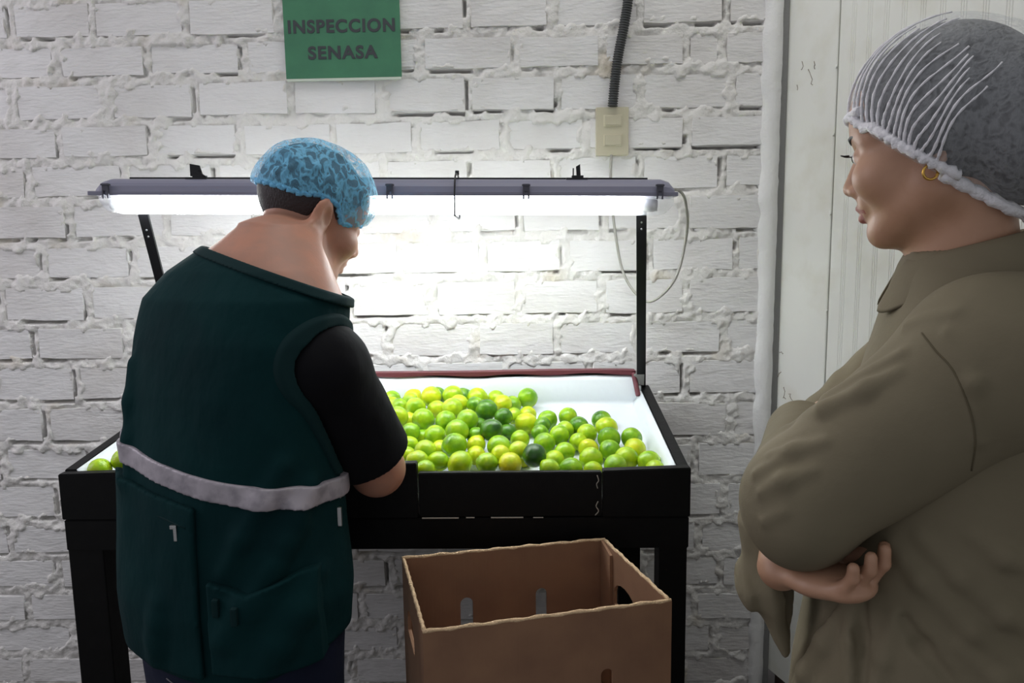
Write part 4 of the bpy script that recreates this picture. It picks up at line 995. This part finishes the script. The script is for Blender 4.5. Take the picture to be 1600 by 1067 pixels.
# hair, net
def whl(P): return (P - w_head) @ WR
def w_hair(P):
    q = whl(P); d = smin(s_ell(q, (0, -.014, .042), (.087, .105, .099)), s_ell(q, (0, -.090, -.010), (.080, .068, .086)), .03)
    d = smin(d, s_ell(q, (0, -.022, .006), (.0965, .070, .070)), .02)
    d = np.minimum(d, np.maximum(head_sdf(q, True) - .003, q[..., 1] + .028))
    d = np.maximum(d, -(q[..., 2] + .026 - .92 * q[..., 1] - 1.2 * np.maximum(0, -.09 - q[..., 1])) * .74)
    return np.maximum(d, -q[..., 2] - .105)
sdf_mesh('hair', w_hair, tuple(w_head - .20), tuple(w_head + .19), .0042, M['hair'], wom)
def cut_w(q): return q[..., 2] - (-.034 + .92 * q[..., 1] - .0 * q[..., 0] + 1.2 * np.maximum(0, -.09 - q[..., 1]))
def w_net0(P):
    q = whl(P); d = smin(s_ell(q, (0, -.012, .048), (.092, .110, .103)), s_ell(q, (0, -.092, -.006), (.092, .080, .098)), .045)
    d = smin(d, s_ell(q, (0, -.022, .012), (.101, .085, .085)), .02)
    return d
def w_net(P):
    q = whl(P); d = w_net0(P); d = d - .004 * (fbm(q, 20, 6, 3) - .5)
    return np.maximum(d, -cut_w(q))
wn = sdf_mesh('hairnet', w_net, tuple(w_head - .22), tuple(w_head + .20), .0034, M['net_white'], wom); wn['label'] = 'pleated white disposable hairnet'
def net_band_pt(s):           # s: forward coordinate along the near (left) edge of the net
    y = s; z = -.034 + .92 * y
    p = trace(lambda P: w_net0(P), tuple(w_head + WR @ A3(-.22, y, z + .002)), tuple(w_head + WR @ A3(0, y, z + .002))); return p
# piped pleats running from the band back over the crown
for k in range(17):
    t = k / 16; y0 = .088 - .100 * t
    a = np.array([-.052 - .04 * min(1, t * 2.2), y0, -.030 + .92 * y0]); e = np.array([-.050 - .030 * t + .04 * (1 - t), -.030 - .060 * t, .140 - .085 * t])
    if k == 0: a[0] = -.03
    pts = []
    endt = .72 + .28 * random.Random(k).random()
    for u in np.linspace(0, endt, 22):
        l = a * (1 - u) + e * u; l = l + np.array([0, .010 * math.sin(u * 3.1), 0.004 * math.sin(u * 9 + k)])
        dirn = l - np.array([0, -.03, .03]); o_ = np.array([0, -.03, .03]) + dirn / np.linalg.norm(dirn) * .25
        p = trace(w_net0, tuple(w_head + WR @ o_.astype(np.float32)), tuple(w_head + WR @ A3(0, -.03, .03))); pts.append(tuple(p))
    MB().tube(pts, [.0022 * (1 - .55 * i / 21) + .0004 * math.sin(i * 2 + k) for i in range(22)], 6).build('pleat', M['net_white_dense'], wn)
def band_path(side):
    pts = []
    for s in np.linspace(.094, -.020, 40):
        z = -.034 + .92 * s
        o_ = A3(side * .25, s + .03 * (s > .07), z); p = trace(w_net0, tuple(w_head + WR @ o_), tuple(w_head + WR @ A3(0, s - .02, z))); pts.append(p)
    return pts
for side in (-1, 1):
    pts = band_path(side); b = MB(); b.tube([tuple(p + A3(0, 0, .0015 * math.sin(i * 2.1))) for i, p in enumerate(pts)], [.0062 + .0012 * math.sin(i * 2.6) for i in range(len(pts))], 8); b.build('elastic_band', M['net_white_dense'], wn)
fp = []
for a in np.linspace(-1, 1, 24):
    x = a * .062; o_ = A3(x * 1.2, .25, .052 + .004 * math.sin(a * 20)); p = trace(w_net0, tuple(w_head + WR @ o_), tuple(w_head + WR @ A3(x, 0, .052))); fp.append(tuple(p))
MB().tube(fp, [.006 + .001 * math.sin(i * 2.3) for i in range(24)], 8).build('elastic_band', M['net_white_dense'], wn)
lowp = []
for s in np.linspace(-.018, -.165, 34):
    z = -.034 + .92 * s + 1.2 * max(0, -.09 - s); o_ = A3(-.25, s, z + .003); p = trace(w_net0, tuple(w_head + WR @ o_), tuple(w_head + WR @ A3(0, s, z + .003))); lowp.append(tuple(p))
MB().tube(lowp, [.0075 + .0013 * math.sin(i * 2.2) for i in range(34)], 8).build('elastic_band', M['net_white_dense'], wn)

# jacket
jk_base = lambda P: s_loft(P, W_LEV, WF)
WRIDGE = folds_on(jk_base, [([(1322, 936), (1292, 1000), (1262, 1050), (1240, 1110)], .013), ([(1328, 934), (1334, 1000), (1332, 1120)], .011), ([(1395, 850), (1440, 905), (1520, 985), (1600, 1060)], .008), ([(1440, 838), (1500, 900), (1570, 960), (1640, 1000)], .009), ([(1520, 836), (1570, 870), (1640, 900)], .008), ([(1400, 960), (1380, 1030), (1366, 1110)], .005), ([(1500, 1010), (1560, 1060), (1600, 1110)], .007)], .3)
WGROOVE = folds_on(jk_base, [([(1348, 925), (1346, 990), (1344, 1110)], .007), ([(1312, 940), (1282, 985), (1235, 1060)], .005), ([(1412, 965), (1440, 1010), (1490, 1070)], .008)], 0)
def jacket(P):
    d = s_loft(P, W_LEV, WF); d = d + .006 * (fbm(P * A3(1, 1, .5), 11, 15, 2) - .5)
    d = smin(d, s_ell(P, (.600, -1.215, 1.12), (.075, .045, .10)), .04)          # loose back of the armhole
    for a, b_, r, r_b in WRIDGE: d = smin(d, s_cone(P, a, b_, r, r_b), .014)
    for a, b_, r, r_b in WGROOVE: d = smax(d, -s_cone(P, a, b_, r, r_b), .010)
    return smax(d, -s_cone(P, (.572, -1.075, 1.26), (.540, -1.08, 1.40), .060, .066), .004)
jk = sdf_mesh('jacket', jacket, (.22, -1.38, .44), (.90, -.76, 1.36), .0042, M['jacket'], wom)
def sleeve_base(P):
    d = s_chain(P, [(.580, -1.175, 1.215), ws_l, we_l], [.092, .098, .072], .03)
    d = smin(d, s_chain(P, [we_l, ww_l], [.070, .052], .02), .02)
    return smin(d, s_ell(P, (.325, -1.165, 1.008), (.050, .060, .058)), .03)
SL = folds_on(sleeve_base, [([(1232, 668), (1292, 641), (1354, 610), (1405, 581)], .008), ([(1290, 622), (1315, 585), (1340, 566), (1410, 553)], .009), ([(1330, 562), (1371, 526), (1400, 514)], .008), ([(1380, 532), (1419, 508), (1495, 489)], .008), ([(1205, 712), (1240, 705), (1290, 690)], .006), ([(1190, 770), (1225, 752), (1270, 735)], .006), ([(1182, 740), (1215, 722)], .005), ([(1195, 815), (1225, 800)], .005), ([(1480, 520), (1520, 600), (1530, 690)], .005)], .35)
def sleeve_l(P):
    d = sleeve_base(P) + .005 * (fbm(P, 13, 31, 2) - .5)
    for a, b_, r, r_b in SL: d = smin(d, s_cone(P, a, b_, r * 1.25, r_b * 1.25), .012)
    return d
sl = sdf_mesh('jacket_sleeve', sleeve_l, (.22, -1.38, .90), (.72, -.90, 1.36), .0038, M['jacket'], wom)
def sleeve_r(P):
    P = P - A3(.016, 0, 0)
    d = s_chain(P, [(.66, -.95, 1.20), ws_r, we_r, (.335, -1.06, .945)], [.08, .082, .068, .050], .03)
    dr_ = s_chain(P, [(.312, -1.055, .955), (.308, -1.07, .875), (.334, -1.085, .785)], [.044, .034, .008], .02)
    d = smin(d, dr_, .02); d = d + .010 * (fbm(P * A3(1, 1, .7), 30, 12, 2) - .5) + .004 * np.sin(P[..., 0] * 190 + P[..., 2] * 40) * np.clip((.96 - P[..., 2]) / .04, 0, 1)
    d = smax(d, (P[..., 0] - .340) * .9 + (P[..., 1] + 1.08) * -.45 - 4 * np.maximum(0, P[..., 2] - .985), .003)
    return smax(d, -s_chain(P, [(.41, -1.04, .93), (.340, -1.085, .92), (.343, -1.090, .82)], [.042, .036, .012], .02), .003)
sdf_mesh('jacket_sleeve', sleeve_r, (.24, -1.20, .76), (.78, -.78, 1.32), .0036, M['jacket'], wom)
# stitched shoulder seam
pts = []
for p_ in catmull([(1440, 520, 0), (1462, 548, 0), (1490, 580, 0), (1515, 640, 0), (1524, 690, 0), (1518, 735, 0)], 8):
    w_ = ray_w(p_[0], p_[1]); h_ = trace(sleeve_l, np.array(CO, np.float32) + w_ * .4, np.array(CO, np.float32) + w_ * 1.5)
    if abs(float(sleeve_l(h_[None])[0])) < .01: pts.append(tuple(h_))
MB().tube(pts, .0011, 6).build('seam', M['seam'], sl)
# collar: stand and fall as one folded sheet with two points
b = MB(); rows = []
NC = 44
for i in range(NC + 1):
    a = -math.pi * .86 + 2 * math.pi * .86 * i / NC           # 0 = nape
    back = (math.cos(a) + 1) / 2                              # 1 at nape, 0 at front
    ang_w = math.atan2(-math.cos(rad(25)), math.sin(rad(25))) # facing yaw
    fx, fy = math.sin(ang_w), math.cos(ang_w); rx, ry = fy, -fx
    dx = -math.cos(a); sx = math.sin(a)
    def pt(r, z, fr=0): return Vector((.562 + (fx * (dx * r + fr) + rx * sx * r), -1.078 + (fy * (dx * r + fr) + ry * sx * r), z))
    zt = 1.322 + .040 * back
    tip = max(0, 1 - abs(abs(a) - math.pi * .80) / .5)
    rows.append([b.bm.verts.new(p) for p in (pt(.064, zt - .045), pt(.067, zt - .012), pt(.073, zt), pt(.082, zt - .006), pt(.094, zt - .030 - .008 * tip, .002), pt(.106 + .004 * tip, zt - .058 - .018 * tip, .004 + .004 * tip))])
for r0, r1 in zip(rows[:-1], rows[1:]):
    for k in range(5): b.bm.faces.new((r0[k], r0[k + 1], r1[k + 1], r1[k]))
co = b.build('collar', M['jacket'], wom, smooth=True); s_ = co.modifiers.new('t', 'SOLIDIFY'); s_.thickness = .004; s_.offset = 0; s2 = co.modifiers.new('s', 'SUBSURF'); s2.levels = 1; s2.render_levels = 1
def trousers(P):
    d = None
    for s in (-1, 1):
        hip = (.565 + s * .04, -1.06 + s * .085, .62); kn = (.56 + s * .04, -1.06 + s * .085, .40); an = (.565 + s * .04, -1.06 + s * .085, .04)
        e = s_chain(P, [hip, kn, an], [.105, .078, .066], .02); d = e if d is None else smin(d, e, .03)
    return np.maximum(d, .035 - P[..., 2])
sdf_mesh('trousers', trousers, (.40, -1.30, .02), (.76, -.82, .74), .007, M['trouser'], wom)
for s in (-1, 1):
    c = Vector((.565 + s * .04, -1.06 + s * .085, 0)); fw = Vector((-math.cos(rad(25)), math.sin(rad(25)), 0))
    sdf_mesh('shoe', lambda P, c=c, fw=fw: np.maximum(smin(s_cone(P, c + fw * -.05 + Vector((0, 0, .04)), c + fw * .12 + Vector((0, 0, .030)), .040, .036), s_cone(P, c + Vector((0, 0, .05)), c + Vector((0, 0, .09)), .045, .045), .02), .002 - P[..., 2]), (c.x - .18, c.y - .16, -.02), (c.x + .16, c.y + .18, .16), .006, M['shoe'], wom)
